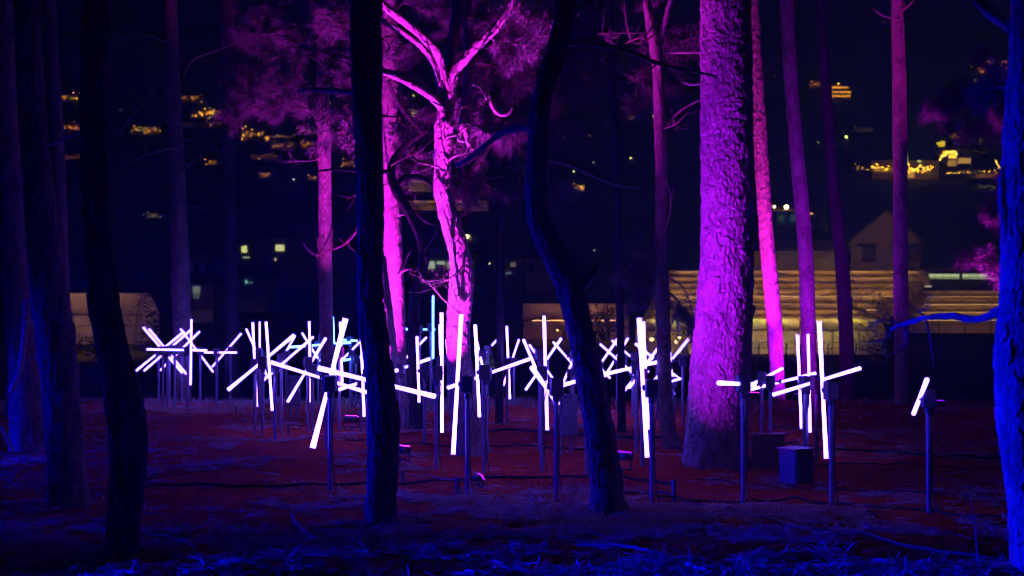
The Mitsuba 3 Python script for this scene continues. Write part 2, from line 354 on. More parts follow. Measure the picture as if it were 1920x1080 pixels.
foliage(t, [spray(px(p_, 19.4, 19.4 + dy_), fr, 20, 0.55, 48, 0.18, 0.1, 0.0055) for p_, dy_ in (([(600, 20), (640, 5), (680, -10)], 1.5), ([(600, 70), (570, 80), (530, 70), (480, 95)], 1.5), ([(603, 160), (640, 150), (680, 160)], -0.5), ([(600, 10), (560, -5), (500, 10), (440, 20)], 2.0),
    ([(604, 180), (560, 165), (510, 150), (460, 175)], 1.6), ([(606, 245), (640, 250), (670, 270)], -1.2))])
bare(t, [[(606, 265), (590, 300), (560, 302), (535, 303)], [(611, 470), (640, 462), (672, 430)], [(610, 455), (595, 480), (600, 470)]], 19.4, 18.8, 77, r=0.009, sub=9)
# the dark trunk in front of the middle
t = tree('pine_tree', 'near dark pine trunk standing left of the pink tree, blue along its left side', [(684, -90, 31), (685, 60, 28), (688, 190, 25), (693, 340, 24), (695, 430, 23), (693, 540, 22), (698, 600, 24), (706, 660, 25), (715, 720, 25), (720, 800, 28), (717, 890, 28), (713, 985, 29)], 9.35, 8, 'm_bark_dark', flare=0.3, amp=0.019, plate=(0.045, 0.16), sides=88, step=0.013, twist=0.3)
branch(t, [(700, 168, 6), (660, 172, 5), (610, 168, 4), (560, 168, 2.5)], 9.3, 108, dY=1.0)
branch(t, [(705, 120, 5), (735, 135, 4), (770, 140, 3.5), (800, 162, 2.5)], 9.35, 109, dY=0.9)
bare(t, [[(700, 130), (720, 135), (760, 142), (800, 160), (830, 185)], [(712, 215), (740, 218), (765, 212)], [(668, 110), (600, 95), (520, 62)]], 9.35, 10.2, 78, r=0.007, sub=5, reach=0.2)
# pink trunks in the middle
t = tree('pine_tree', 'bright magenta straight pine trunk just right of the near dark trunk', [(728, -90, 15), (730, 60, 15), (734, 200, 18), (735, 330, 17), (736, 430, 17.5), (740, 540, 18), (744, 620, 17), (748, 700, 15), (752, 800, 17)], 18.2, 9, amp=0.010, plate=(0.05, 0.08), sides=56)
fr = np.random.default_rng(41)
foliage(t, [spray(px(p_, 18, 18 + dy_), fr, 18, 0.5, 48, 0.18, 0.1, 0.0055) for p_, dy_ in (([(733, 110), (700, 110), (660, 130)], -1), ([(736, 240), (770, 235), (800, 215)], -1), ([(736, 270), (765, 300), (800, 310)], -0.8), ([(732, 30), (760, 0), (820, -20)], 0.5))] + [spray(px([(735, 150), (760, 110), (770, 90)], 18, 17.5), fr, 14, 0.4, 50, 0.15), spray(px([(732, 90), (700, 60), (650, 50), (600, 20)], 18, 17), fr, 24, 0.5, 34, 0.16)])
bare(t, [[(735, 345), (700, 350), (650, 375)], [(748, 405), (770, 400), (800, 420)], [(742, 520), (765, 505), (772, 520)]], 18.1, 17.6, 79, r=0.008, sub=6)
t = tree('pine_tree', 'reddish purple slim stem leaning beside the magenta trunk', [(716, 480, 7), (721, 540, 9), (727, 600, 11), (734, 660, 11), (742, 800, 13)], 17.2, 10, amp=0.008, plate=(0.05, 0.12))
t = tree('pine_tree', 'thin crooked dark tree bending between the magenta trunk and the forked pink tree', [(800, 243, 4), (778, 258, 5), (757, 275, 6), (738, 302, 7), (733, 325, 8), (745, 360, 9), (768, 400, 9), (790, 445, 10), (796, 480, 10), (784, 530, 10), (776, 600, 11), (777, 700, 11), (781, 805, 14)], 16.6, 12, 'm_bark_black', amp=0.006, plate=(0.05, 0.1), sides=32, flare=0.2)
branch(t, [(742, 348, 5), (765, 330, 4), (790, 332, 4), (812, 350, 3)], 16.6, 112, 'm_bark_black')
branch(t, [(735, 320, 5), (690, 322, 3.5), (640, 318, 2.5), (590, 322, 1.5)], 16.6, 113, 'm_bark_black', dY=-0.6)
branch(t, [(793, 250, 4), (770, 225, 4), (745, 190, 4), (728, 150, 3)], 16.6, 114, 'm_bark_black', dY=-0.5)
bare(t, [[(733, 310), (760, 295), (788, 285)], [(796, 470), (815, 440), (822, 420)]], 16.5, 16.1, 80, r=0.008, sub=6)
# the forked pink tree
Y = 14.1
t = tree('pine_tree', 'forked pink lit pine with limbs spreading like a hand', [(850, 130, 10), (842, 165, 12), (836, 200, 15), (832, 240, 17), (831, 290, 16), (829, 340, 15.5), (837, 390, 17), (852, 440, 19), (864, 490, 21), (865, 540, 23), (861, 590, 22), (860, 650, 22), (867, 720, 25), (876, 790, 29), (884, 858, 33)], Y, 13, flare=0.35, amp=0.014, plate=(0.05, 0.11), sides=96, step=0.012, lump=0.16)
hi = dict(amp=0.011, plate=(0.03, 0.06), sides=32, step=0.012)
branch(t, [(838, 215, 8), (820, 192, 8), (795, 172, 7), (765, 155, 6), (735, 141, 5), (716, 136, 3)], Y, 131, dY=-0.3, **hi)
branch(t, [(840, 175, 8), (830, 140, 8), (822, 105, 8), (805, 80, 8), (775, 52, 7.5), (740, 26, 7), (702, -10, 6)], Y, 132, dY=-0.5, **hi)
branch(t, [(834, 190, 7), (822, 150, 7), (810, 110, 7), (790, 85, 6.5), (755, 60, 5.5), (725, 42, 5), (698, 24, 4)], Y, 133, dY=-0.2, **hi)
branch(t, [(842, 185, 9), (848, 140, 9), (868, 112, 9), (888, 90, 8.5), (912, 68, 8), (940, 35, 7), (966, -15, 6)], Y, 134, dY=-0.2, **hi)
branch(t, [(848, 165, 9), (845, 110, 9), (850, 70, 10), (856, 30, 11), (860, -60, 11)], Y, 135, dY=0.5, **hi)
branch(t, [(868, 265, 9), (874, 200, 10), (880, 130, 10), (878, 60, 10), (874, -60, 9)], Y + 0.5, 136, dY=0.2, **hi)
branch(t, [(862, 262, 5), (868, 236, 5), (876, 258, 5.5), (886, 282, 4)], Y - 0.1, 137, name='broken_stub', **hi)
branch(t, [(836, 256, 3), (852, 252, 3), (866, 244, 2.5), (876, 237, 1.5)], Y - 0.2, 138, name='broken_stub')
branch(t, [(880, 158, 3), (906, 164, 5), (916, 182, 5), (928, 206, 5), (941, 215, 3), (960, 202, 2)], Y + 0.1, 139, name='broken_stub', **hi)
fr = np.random.default_rng(51)
foliage(t, [spray(px([(928, 54), (960, 46), (1000, 42), (1050, 45)], Y, Y - 0.2), fr, 30, 0.30, 60, 0.19, 0.05, 0.0045, n_end=2),
            spray(px([(915, 62), (930, 78), (955, 92), (985, 100)], Y, Y + 0.1), fr, 14, 0.26, 50, 0.18, 0.1, 0.0045, n_end=2),
            spray(px([(925, 55), (915, 40), (905, 30)], Y, Y + 0.2), fr, 7, 0.2, 45, 0.17, 0.1, n_end=2)])
bare(t, [[(862, 590), (830, 560), (812, 540), (800, 525)], [(862, 585), (845, 535), (838, 525), (790, 530)], [(835, 320), (800, 308), (785, 306)], [(842, 300), (862, 290), (880, 300)], [(868, 500), (840, 522), (795, 528)]], Y - 0.2, Y - 0.5, 81, r=0.008, sub=7)
foliage(t, [spray(px(p_, Y, Y + dy_), fr, 16, 0.34, 48, 0.18, 0.1, 0.005) for p_, dy_ in (([(872, 230), (910, 240), (960, 255)], 1.8), ([(862, 200), (900, 205), (950, 230), (990, 225)], 2.2))])
fr = np.random.default_rng(52)
g_ = [tube([P(fr.uniform(850, 915), fr.uniform(800, 855), Y - 0.3), P(fr.uniform(845, 930), fr.uniform(735, 800), Y - 0.35)], [0.006, 0.003], 4, 3) for _ in range(26)]
part(t, 'root_sucker', cat(g_), 'm_twig', kind='stuff')
# the curvy dark trunk
t = tree('pine_tree', 'near dark S-shaped pine trunk right of the pink tree', [(1070, -90, 17), (1063, 10, 18), (1054, 60, 19), (1039, 110, 18), (1020, 165, 18), (1011, 220, 17), (1007, 290, 18), (1004, 345, 18), (1006, 395, 18), (1017, 435, 20), (1037, 475, 22), (1060, 515, 26), (1074, 555, 25), (1086, 610, 24), (1099, 670, 25), (1111, 730, 26), (1122, 790, 26), (1131, 860, 27), (1137, 920, 29), (1140, 970, 32)], 9.9, 14, 'm_bark_dark', flare=0.25, amp=0.019, plate=(0.045, 0.16), sides=88, step=0.013, twist=0.35)
branch(t, [(1058, 78, 6), (1085, 80, 6), (1130, 84, 5), (1180, 96, 4.5), (1230, 116, 4), (1285, 130, 3), (1345, 142, 2)], 9.9, 141, dY=0.8)
branch(t, [(1008, 242, 7), (975, 240, 7), (945, 248, 6), (915, 268, 5), (885, 293, 4.5), (855, 310, 3.5)], 9.9, 142, dY=0.5)
branch(t, [(1010, 298, 6), (1045, 302, 5), (1080, 312, 5), (1115, 330, 4), (1155, 345, 3), (1200, 352, 2)], 9.9, 143, dY=0.5)
branch(t, [(1085, 540, 14), (1102, 524, 10), (1114, 510, 6), (1121, 500, 4)], 9.9, 144, name='broken_stub')
branch(t, [(1080, 520, 4), (1081, 495, 3), (1080, 476, 1.5)], 9.85, 145, name='broken_stub')
bare(t, [[(1042, 135), (1015, 150), (985, 160), (960, 190)]], 9.9, 10.3, 82, r=0.006, sub=5, reach=0.2)
# the thin forked trunk and the huge trunk
t = tree('pine_tree', 'slim forked purple trunk between the S-shaped trunk and the huge trunk', [(1216, -60, 8), (1221, 40, 10), (1230, 85, 12), (1234, 130, 10), (1237, 200, 11), (1241, 330, 11.5), (1239, 450, 11.5), (1242, 550, 13), (1245, 700, 13), (1252, 800, 14), (1259, 850, 16)], 14.4, 15, 'm_bark_dark', amp=0.008, plate=(0.05, 0.11), sides=48, flare=0.3, step=0.015)
branch(t, [(1232, 92, 7), (1242, 60, 7), (1252, 25, 6), (1268, -30, 5)], 14.4, 151)
branch(t, [(1247, 240, 2.5), (1270, 212, 2.5), (1295, 195, 2), (1318, 185, 1.5)], 14.4, 152)
branch(t, [(1244, 96, 2.5), (1280, 97, 2.5), (1320, 96, 2)], 14.4, 153)
bare(t, [[(1230, 120), (1205, 140), (1180, 150)], [(1248, 240), (1262, 235), (1290, 210)], [(1248, 430), (1258, 380), (1250, 340)], [(1232, 60), (1190, 80), (1172, -10)], [(1226, 30), (1215, 60), (1170, 60), (1120, 62)], [(1238, 490), (1210, 478), (1170, 512)],
         [(1253, 520), (1285, 545), (1298, 590), (1290, 640)], [(1253, 560), (1270, 600), (1268, 650)]], 14.3, 14.0, 83, r=0.007, sub=9, reach=0.3)
fr = np.random.default_rng(61)
foliage(t, [spray(px([(1238, 505), (1220, 498), (1200, 500), (1180, 515)], 14.4, 14.5), fr, 14, 0.22, 40, 0.15, 0.1), spray(px([(1240, 540), (1215, 540), (1195, 560)], 14.5, 14.7), fr, 12, 0.22, 40, 0.15, 0.1),
            spray(px([(1250, 545), (1275, 570), (1290, 600)], 14.5, 14.7), fr, 9, 0.2, 30, 0.14, 0.1)])
t = tree('pine_tree', 'huge thick purple pine trunk, widest of all trunks', [(1361, -110, 46), (1362, 60, 47), (1363, 220, 48), (1364, 360, 48), (1363, 470, 48.5), (1359, 560, 51), (1354, 640, 53), (1349, 710, 55), (1345, 780, 56), (1342, 868, 60)], 13.0, 16, flare=0.28, amp=0.018, plate=(0.05, 0.075), sides=280, step=0.009, lump=0.05)
branch(t, [(1322, 150, 2), (1300, 158, 2), (1280, 152, 1.5)], 12.7, 161)
branch(t, [(1405, 600, 4), (1412, 582, 4), (1414, 572, 3)], 13, 162, name='broken_stub')
# dim crowns behind the middle of the picture
for k, (paths, Yc, lab, tr) in enumerate([
        ([[(1150, 130), (1110, 90), (1060, 100)], [(1150, 100), (1200, 70), (1270, 90), (1310, 60)], [(1150, 150), (1120, 150), (1085, 190)], [(1150, 160), (1200, 150), (1260, 185)], [(1150, 40), (1100, 10), (1060, 20)]], 16.5, 'faint purple pine crown behind the slim forked trunk', [(1150, -60, 4), (1150, 150, 6), (1158, 400, 7), (1165, 790, 8)]),
        ([[(950, 190), (990, 160), (1030, 170)], [(950, 150), (910, 120), (880, 140)], [(950, 240), (1000, 250), (1060, 240)], [(950, 200), (900, 215), (860, 200)], [(950, 330), (900, 340), (870, 360)], [(950, 310), (1000, 330), (1040, 350)], [(950, 90), (1000, 70), (1060, 90)], [(950, 150), (1010, 120), (1080, 130)], [(950, 270), (900, 260), (850, 275)], [(950, 40), (900, 30), (860, 45)]], 17.6, 'faint purple pine crown between the forked pink tree and the S-shaped trunk', [(948, -60, 4), (950, 190, 6), (942, 450, 7), (936, 790, 8)])]):
    fr = np.random.default_rng(70 + k)
    t = tree('pine_tree', lab, tr, Yc, 70 + k, 'm_bark_black', amp=0.004, sides=20, step=0.04)
    foliage(t, [spray(px(p_, Yc, Yc + fr.uniform(-1, 1)), fr, 22, 0.6, 44, 0.18, 0.15, 0.0055) for p_ in paths])
# the row of trunks at the right
t = tree('pine_tree', 'glaring pink pine trunk right behind the huge trunk', [(1414, -90, 8), (1417, 50, 9), (1424, 200, 12), (1429, 300, 13), (1435, 400, 13.5), (1442, 500, 13.5), (1451, 600, 14), (1456, 690, 13.5), (1460, 770, 15)], 22.5, 17, amp=0.012, plate=(0.06, 0.08), sides=56)
t = tree('pine_tree', 'straight violet pine trunk above the upright bars at right', [(1472, -90, 13), (1477, 10, 13), (1488, 200, 13), (1502, 360, 13.5), (1512, 500, 13.5), (1515, 600, 13.5), (1517, 700, 14), (1518, 772, 16)], 24.0, 18, amp=0.010, plate=(0.06, 0.1), sides=56)
bare(t, [[(1478, 60), (1466, 55), (1460, 52)], [(1482, 110), (1470, 105), (1462, 103)], [(1496, 235), (1480, 225), (1476, 220)]], 24.0, 23.6, 84, r=0.012, sub=1, reach=0.15)
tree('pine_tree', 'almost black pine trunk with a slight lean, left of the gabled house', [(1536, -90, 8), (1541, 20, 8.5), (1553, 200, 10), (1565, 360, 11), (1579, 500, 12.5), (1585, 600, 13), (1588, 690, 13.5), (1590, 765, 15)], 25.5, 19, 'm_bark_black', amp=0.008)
t = tree('pine_tree', 'straight purple pine trunk in front of the gabled house', [(1683, -90, 10), (1685, 20, 11), (1688, 150, 12.5), (1689, 250, 13), (1689, 360, 13), (1689, 500, 13.5), (1690, 600, 13.5), (1692, 700, 15), (1693, 775, 17)], 21.4, 20, amp=0.008, plate=(0.06, 0.08), sides=56, lump=0.05)
bare(t, [[(1695, 18), (1710, 5), (1722, -8)], [(1690, 35), (1660, 28), (1640, 15)], [(1693, 500), (1684, 510), (1676, 520)]], 21.3, 21, 85, r=0.010, sub=2, reach=0.2)
# the near tree at the right edge
t = tree('pine_tree', 'near blue pine trunk at the right picture edge', [(1932, -90, 26), (1928, 30, 28), (1922, 180, 30), (1918, 300, 32), (1916, 420, 32), (1912, 520, 32), (1908, 590, 34), (1906, 650, 37), (1906, 720, 38), (1911, 800, 37), (1921, 900, 36), (1930, 1000, 37), (1936, 1110, 40)], 7.4, 21, flare=0.2, amp=0.016, plate=(0.05, 0.16), sides=100, step=0.012, lump=0.22)
branch(t, [(1898, 52, 8), (1880, 40, 9), (1862, 26, 9), (1846, 12, 8), (1828, -14, 7)], 7.5, 211, dY=0.4, **hi)
branch(t, [(1890, 580, 7), (1862, 588, 7), (1835, 598, 6), (1800, 594, 6), (1765, 592, 5), (1730, 597, 4), (1700, 606, 3), (1670, 618, 2)], 7.4, 212, dY=0.5, **hi)
branch(t, [(1892, 460, 6), (1884, 420, 7), (1880, 370, 6), (1881, 312, 3)], 7.4, 213, name='broken_stub', **hi)
bare(t, [[(1740, 596), (1725, 585), (1738, 577)], [(1735, 597), (1745, 640), (1750, 690)], [(1690, 610), (1660, 600), (1640, 610)], [(1672, 618), (1655, 640), (1610, 640)], [(1690, 608), (1700, 640), (1680, 660)]], 7.9, 7.9, 86, r=0.006, sub=5, reach=0.15)
fr = np.random.default_rng(91)
foliage(t, [spray(px([(1905, 160), (1870, 165), (1835, 172)], 7.8, 8.4), fr, 10, 0.16, 40, 0.13, 0.1)])
Y = 19.2
t = tree('pine_tree', 'young pine behind the right edge trunk with pink lit needle sprays', [(1905, -90, 5), (1902, 150, 7), (1898, 400, 9), (1896, 790, 12)], Y, 22, amp=0.006, sides=28)
foliage(t, [spray(px([(1900, 175), (1860, 165), (1810, 175), (1750, 205)], Y, Y + 0.8), fr, 26, 0.45, 45, 0.20, 0.05), spray(px([(1900, 150), (1875, 140), (1845, 105)], Y, Y + 0.5), fr, 14, 0.4, 45, 0.2, 0.1),
            spray(px([(1900, 250), (1890, 232), (1876, 212)], Y - 0.2, Y - 0.4), fr, 9, 0.22, 70, 0.20, 0.2), spray(px([(1898, 440), (1880, 415), (1860, 400)], Y, Y - 0.3), fr, 10, 0.2, 60, 0.20, 0.2),
            spray(px([(1898, 520), (1870, 495), (1835, 485), (1810, 490)], Y, Y - 0.2), fr, 20, 0.24, 70, 0.20, 0.15), spray(px([(1900, 225), (1850, 240), (1790, 235)], Y, Y + 0.5), fr, 16, 0.4, 40, 0.2, 0.1),
            spray(px([(1898, 380), (1880, 350), (1870, 330)], Y, Y - 0.2), fr, 8, 0.25, 50, 0.2, 0.15)])

# ---------------------------------------------------------------- light bars on posts
# post x, post foot y, bar ends x0 y0 x1 y1, tint, flare, side (1 = behind the motor box, -1 = in front)
V, C = 'violet', 'cyan'
BARS = [
    (306, 764, 269, 614, 342, 699, V, 1, 1), (314, 764, 280, 617, 350, 701, V, 1, 1), (298, 760, 256, 695, 345, 622, V, 1.2, 1), (318, 763, 271, 695, 360, 617, V, 1.2, 1),
    (328, 765, 276, 655, 388, 657, V, 1.1, -1), (353, 768, 359, 599, 358, 721, V, 1, -1), (342, 756, 301, 694, 374, 622, V, 1, 1), (376, 757, 339, 617, 400, 697, V, 1, 1),
    (407, 770, 385, 661, 443, 661, V, 1.1, -1), (433, 752, 399, 687, 452, 626, V, 1.2, 1),
    (479, 814, 474, 604, 482, 762, V, 1, 1), (486, 768, 462, 617, 500, 702, V, 1, 1), (490, 756, 487, 603, 488, 727, V, 1, 1), (517, 828, 499, 604, 511, 769, V, 1, -1),
    (493, 819, 428, 731, 552, 628, V, 1.5, 1), (537, 770, 514, 700, 553, 630, V, 1, 1), (528, 812, 494, 713, 587, 632, V, 1.1, 1), (597, 757, 543, 651, 657, 642, C, 1.2, -1),
    (603, 757, 602, 582, 607, 685, C, 1, -1), (578, 810, 580, 603, 583, 753, V, 1, 1), (579, 764, 567, 625, 599, 676, V, 1, 1), (586, 810, 611, 634, 540, 753, V, 1.2, 1),
    (624, 765, 624, 595, 629, 710, C, 1, 1), (620, 922, 648, 597, 587, 839, V, 1.7, 1), (613, 840, 508, 679, 690, 736, V, 1.5, 1), (708, 920, 597, 690, 816, 743, V, 1.5, 1),
    (678, 812, 637, 730, 745, 694, V, 1.5, 1), (637, 806, 638, 605, 642, 716, V, 1, 1), (657, 757, 643, 637, 669, 639, C, 1, 1), (668, 762, 643, 676, 679, 669, C, 1, 1),
    (660, 764, 643, 673, 673, 643, V, 1, 1), (691, 836, 677, 622, 683, 780, V, 1, 1),
    (797, 835, 782, 632, 786, 753, V, 1, 1), (775, 778, 755, 678, 799, 633, V, 1, 1), (751, 806, 700, 709, 805, 673, V, 1.5, 1), (808, 770, 812, 555, 812, 672, C, 1, -1),
    (787, 768, 760, 617, 815, 618, C, 1, 1), (819, 880, 828, 586, 829, 811, V, 1.1, 1), (826, 800, 824, 609, 829, 742, V, 1, 1), (841, 770, 837, 637, 844, 715, V, 1, 1),
    (877, 930, 865, 589, 850, 851, V, 1.1, 1), (912, 868, 840, 727, 993, 673, V, 1.3, 1), (908, 885, 891, 610, 899, 780, V, 1, 1), (905, 775, 895, 642, 905, 688, V, 1, 1),
    (915, 770, 897, 675, 932, 637, V, 1, 1), (951, 796, 950, 612, 956, 747, V, 1, 1), (964, 762, 944, 722, 973, 637, V, 1, 1), (1012, 845, 982, 638, 1005, 692, V, 1, 1),
    (1022, 785, 986, 730, 1052, 635, V, 1.2, 1), (1016, 774, 993, 647, 1036, 709, V, 1, 1), (1016, 883, 1020, 592, 1026, 806, V, 1.1, 1), (1075, 785, 1038, 642, 1082, 692, V, 1, 1),
    (1071, 790, 1056, 717, 1076, 672, V, 1, 1), (1043, 938, 998, 690, 1045, 756, V, 1.3, 1), (1100, 890, 1048, 724, 1130, 700, V, 1.3, 1),
    (1120, 776, 1098, 722, 1159, 634, V, 1.2, 1), (1157, 768, 1128, 715, 1177, 635, V, 1.1, 1), (1168, 788, 1126, 646, 1190, 703, V, 1, 1), (1190, 770, 1148, 639, 1215, 697, V, 1, 1),
    (1124, 790, 1105, 670, 1143, 708, V, 1, 1), (1193, 850, 1127, 703, 1245, 676, V, 1.5, 1), (1222, 944, 1198, 596, 1213, 857, V, 1.1, 1), (1204, 872, 1206, 603, 1215, 805, V, 1, 1),
    (1203, 775, 1171, 732, 1232, 655, V, 1.2, 1), (1186, 782, 1180, 727, 1225, 668, V, 1, 1), (1232, 790, 1192, 645, 1272, 709, V, 1.1, 1), (1254, 790, 1252, 624, 1263, 739, V, 1, 1),
    (1280, 800, 1223, 718, 1290, 637, V, 1.3, 1), (1262, 800, 1238, 721, 1275, 710, V, 1, 1),
    (1393, 948, 1348, 718, 1414, 721, V, 1.2, -1), (1428, 826, 1410, 720, 1466, 691, V, 1.2, 1), (1444, 830, 1407, 730, 1528, 700, V, 1.3, 1), (1530, 865, 1449, 740, 1613, 690, V, 1.3, 1),
    (1507, 850, 1495, 628, 1502, 802, V, 1, 1), (1513, 852, 1515, 627, 1518, 810, V, 1, 1), (1558, 946, 1536, 603, 1548, 859, V, 1.1, 1), (1740, 960, 1737, 712, 1712, 775, V, 1.1, 1)]
for k, tint in (('violet', BAR['violet']), ('cyan', BAR['cyan'])):
    scene['m_tube_' + k] = {'type': 'diffuse', 'reflectance': {'type': 'rgb', 'value': [0.6, 0.6, 0.6]}}
CLUSTERS = [(0, 456, 'of the far left cluster'), (456, 692, 'left of the near dark trunk'), (692, 882, 'between the near dark trunk and pink tree'), (882, 1105, 'between pink tree and S-shaped trunk'),
            (1105, 1330, 'between S-shaped and huge trunk'), (1330, 2000, 'right of the huge trunk')]
ORD = ['first', 'second', 'third', 'fourth', 'fifth', 'sixth', 'seventh', 'eighth', 'ninth', 'tenth', 'eleventh', 'twelfth', 'thirteenth', 'fourteenth', 'fifteenth', 'sixteenth', 'seventeenth', 'eighteenth', 'nineteenth', 'twentieth', 'twenty-first', 'twenty-second', 'twenty-third']
def lean_word(x0, y0, x1, y1):
    a = math.degrees(math.atan2(abs(y1 - y0), abs(x1 - x0)))
    return 'upright' if a > 76 else 'level' if a < 22 else 'right-leaning' if (x1 - x0) * (y1 - y0) < 0 else 'left-leaning'
COUNT = {}
br = np.random.default_rng(5)
for (sx, sy, x0, y0, x1, y1, tint, flare, side) in sorted(BARS, key=lambda b: (b[2] + b[4])):
    c = (x0 + x1) / 2
    cl = next(t for a, b, t in CLUSTERS if a <= c < b)
    lw = lean_word(x0, y0, x1, y1); col = 'white' if tint == V else 'cyan'
    n = COUNT[(cl, lw, col)] = COUNT.get((cl, lw, col), 0) + 1
    t = thing('light_bar_stand', f'{ORD[n - 1]} {lw} {col} light bar from the left {cl}', 'light bar', 'light bars on motorised posts')
    foot = G(sx, sy); Y = foot[1]
    cx, cy = (x0 + x1) / 2, (y0 + y1) / 2
    aside = abs(cx - sx) * Y / F
    Yb = Y + (0.03 if aside > 0.085 else 0.095 * side)
    a, b = P(x0, y0, Yb), P(x1, y1, Yb)
    proj = np.linalg.norm(a - b)
    L = max(1.14, proj)
    dy = math.sqrt(max(0, L * L - proj * proj)) / 2
    if proj > 0.94 * 1.14: dy = 0.0
    sg = -1 if br.uniform() < 0.5 else 1
    if (sx, sy) in ((1043, 938), (1740, 960)): sg = -1
    # the ends keep to their sight lines while one comes nearer and one goes farther
    a, b = P(x0, y0, Yb + sg * dy), P(x1, y1, Yb - sg * dy)
    mid = (a + b) / 2
    hub = np.array([foot[0], Y, mid[2]])
    near = sy > 870
    part(t, 'post', rod([foot[0], Y, foot[2] - 0.08], [foot[0], Y, hub[2] - 0.06], 0.0205, sides=14), 'm_post', smooth=40)
    rz = br.uniform(-0.35, 0.35)
    part(t, 'motor_box', box(hub[0], hub[1], hub[2], 0.105, 0.09, 0.145, rz, 0.008), 'm_motor')
    if near or sy > 800:
        part(t, 'clamp', rod([foot[0], Y, hub[2] - 0.12], [foot[0], Y, hub[2] - 0.07], 0.03, sides=12), 'm_motor')
    ax = mid - hub; ax /= np.linalg.norm(ax) + 1e-9
    part(t, 'axle', cat([rod(hub + ax * 0.02, mid, 0.009, sides=8), rod(mid - ax * 0.03 + [0, 0, 0], mid - ax * 0.017, 0.026, sides=10)]), 'm_motor')
    r = 0.0165
    u = (b - a) / np.linalg.norm(b - a)
    key = part(t, 'light_tube', cat([rod(mid, a, r, r * (1.1 + 0.75 * (flare - 1)), 12), rod(mid, b, r, r * (1.1 + 0.75 * (flare - 1)), 12)]), 'm_tube_' + tint, smooth=30)
    scene[key]['emitter'] = emit(np.array(BAR[tint]) * br.uniform(0.92, 1.2), 0.6)
    if near:
        part(t, 'cable', tube([hub + [0.03, -0.01, -0.07], hub + [0.045, -0.02, -0.16], hub + [0.02, -0.015, -0.3], [foot[0] + 0.022, Y - 0.01, foot[2] + 0.3], [foot[0] + 0.05, Y - 0.03, foot[2] + 0.01]], 0.0045, 5), 'm_rubber')

# ---------------------------------------------------------------- floodlights
def flood(label, foot, aim, rgb, power, cutoff=38, beam=20, h=0.17, glow=3.5, size=0.2):
    """A ground floodlight on a stake: yoke, tilted head, lit lens; its beam is a spot at the lens."""
    t = thing('floodlight', label, 'floodlight', 'floodlights on the ground')
    foot, aim = np.asarray(foot, float), np.asarray(aim, float)
    c = foot + [0, 0, h]
    d = (aim - c) / np.linalg.norm(aim - c)
    s = np.cross(d, [0, 0, 1.0]); s /= np.linalg.norm(s)
    u = np.cross(s, d)
    M = np.eye(4); M[:3, 0], M[:3, 1], M[:3, 2], M[:3, 3] = s, d, u, c
    head = cat([box(0, -0.02, 0, size, 0.05, size * 0.62, 0, 0.01)] + [box(x, -0.055, 0, 0.006, 0.025, size * 0.5) for x in np.linspace(-size * 0.42, size * 0.42, 8)])
    head.apply_transform(M)
    part(t, 'head', head, 'm_motor')
    yoke = cat([rod(c + s * (size / 2 + 0.012) , foot + s * (size / 2 + 0.012) + [0, 0, 0.04], 0.008), rod(c - s * (size / 2 + 0.012), foot - s * (size / 2 + 0.012) + [0, 0, 0.04], 0.008),
                rod(foot - s * (size / 2 + 0.02) + [0, 0, 0.04], foot + s * (size / 2 + 0.02) + [0, 0, 0.04], 0.008), rod(foot + [0, 0, 0.04], foot - [0, 0, 0.1], 0.012)])
    part(t, 'yoke', yoke, 'm_motor', smooth=40)
    lens = box(0, 0.011, 0, size * 0.8, 0.014, size * 0.45); lens.apply_transform(M)
    key = part(t, 'lens', lens, 'm_lens')
    scene[key]['emitter'] = emit(np.array(rgb) * glow, 0.2)
    o = c + d * 0.035
    scene[numbered('beam')] = {'type': 'spot', 'to_world': T().look_at(origin=o.tolist(), target=aim.tolist(), up=[0.1, 0.9, 0.3]), 'intensity': {'type': 'rgb', 'value': [float(x * power) for x in rgb]},
                               'cutoff_angle': float(cutoff), 'beam_width': float(beam), 'sampling_weight': 20.0}
MAGENTA, PURPLE, BLUE = (0.72, 0.016, 1.0), (0.31, 0.003, 1.0), (0.0, 0.002, 1.0)
flood('lit magenta floodlight at the foot of the near dark trunk', G(752, 868), P(842, 60, 13.9), MAGENTA, 1000, 38, 6)
flood('lit magenta floodlight left of the near dark trunk, farther back', G(660, 806), P(722, 280, 18.3), MAGENTA, 520, 37, 9)
flood('dark floodlight behind the S-shaped trunk', G(1166, 886), (1.4, 12.6, 4.2), PURPLE, 3, 30, 10, h=0.19, glow=1.5)
flood('small floodlight right of the near post under the pink tree, turned to the huge trunk', G(900, 918), (3.5, 12.45, 3.0), PURPLE, 430, 34, 6, h=0.11, size=0.12)
flood('floodlight in front of the glaring pink trunk', G(1414, 757), P(1436, 280, 22.4), (0.9, 0.02, 0.85), 300, 34, 5)
flood('lit pink floodlight behind the upright bars at right', G(1498, 762), (5.55, 24.0, 2.8), PURPLE, 130, 52, 14)
flood('lit pink floodlight behind the rightmost light bar', G(1758, 775), P(1705, 190, 21.2), (0.17, 0.003, 0.9), 15, 50, 8)
flood('blue floodlight outside the left picture edge, turned to the near dark trunks', (-8.0, 9.2, float(H(-8.0, 9.2))), (3.0, 9.8, 0.8), BLUE, 300, 18, 4, h=1.3)
flood('blue floodlight outside the lower left picture corner', (-5.6, 6.6, float(H(-5.6, 6.6))), (3.0, 7.05, 0.75), BLUE, 950, 19, 3, h=0.8)
flood('magenta floodlight hidden behind the right edge trunk', (7.25, 18.6, float(H(7.25, 18.6))), (7.25, 19.2, 4.6), (0.7, 0.008, 0.9), 460, 27, 6)
flood('small blue floodlight beside the leftmost trunk', (-7.3, 13.4, float(H(-7.3, 13.4))), (-5.0, 12.6, 0.1), BLUE, 150, 62, 10, h=0.55)

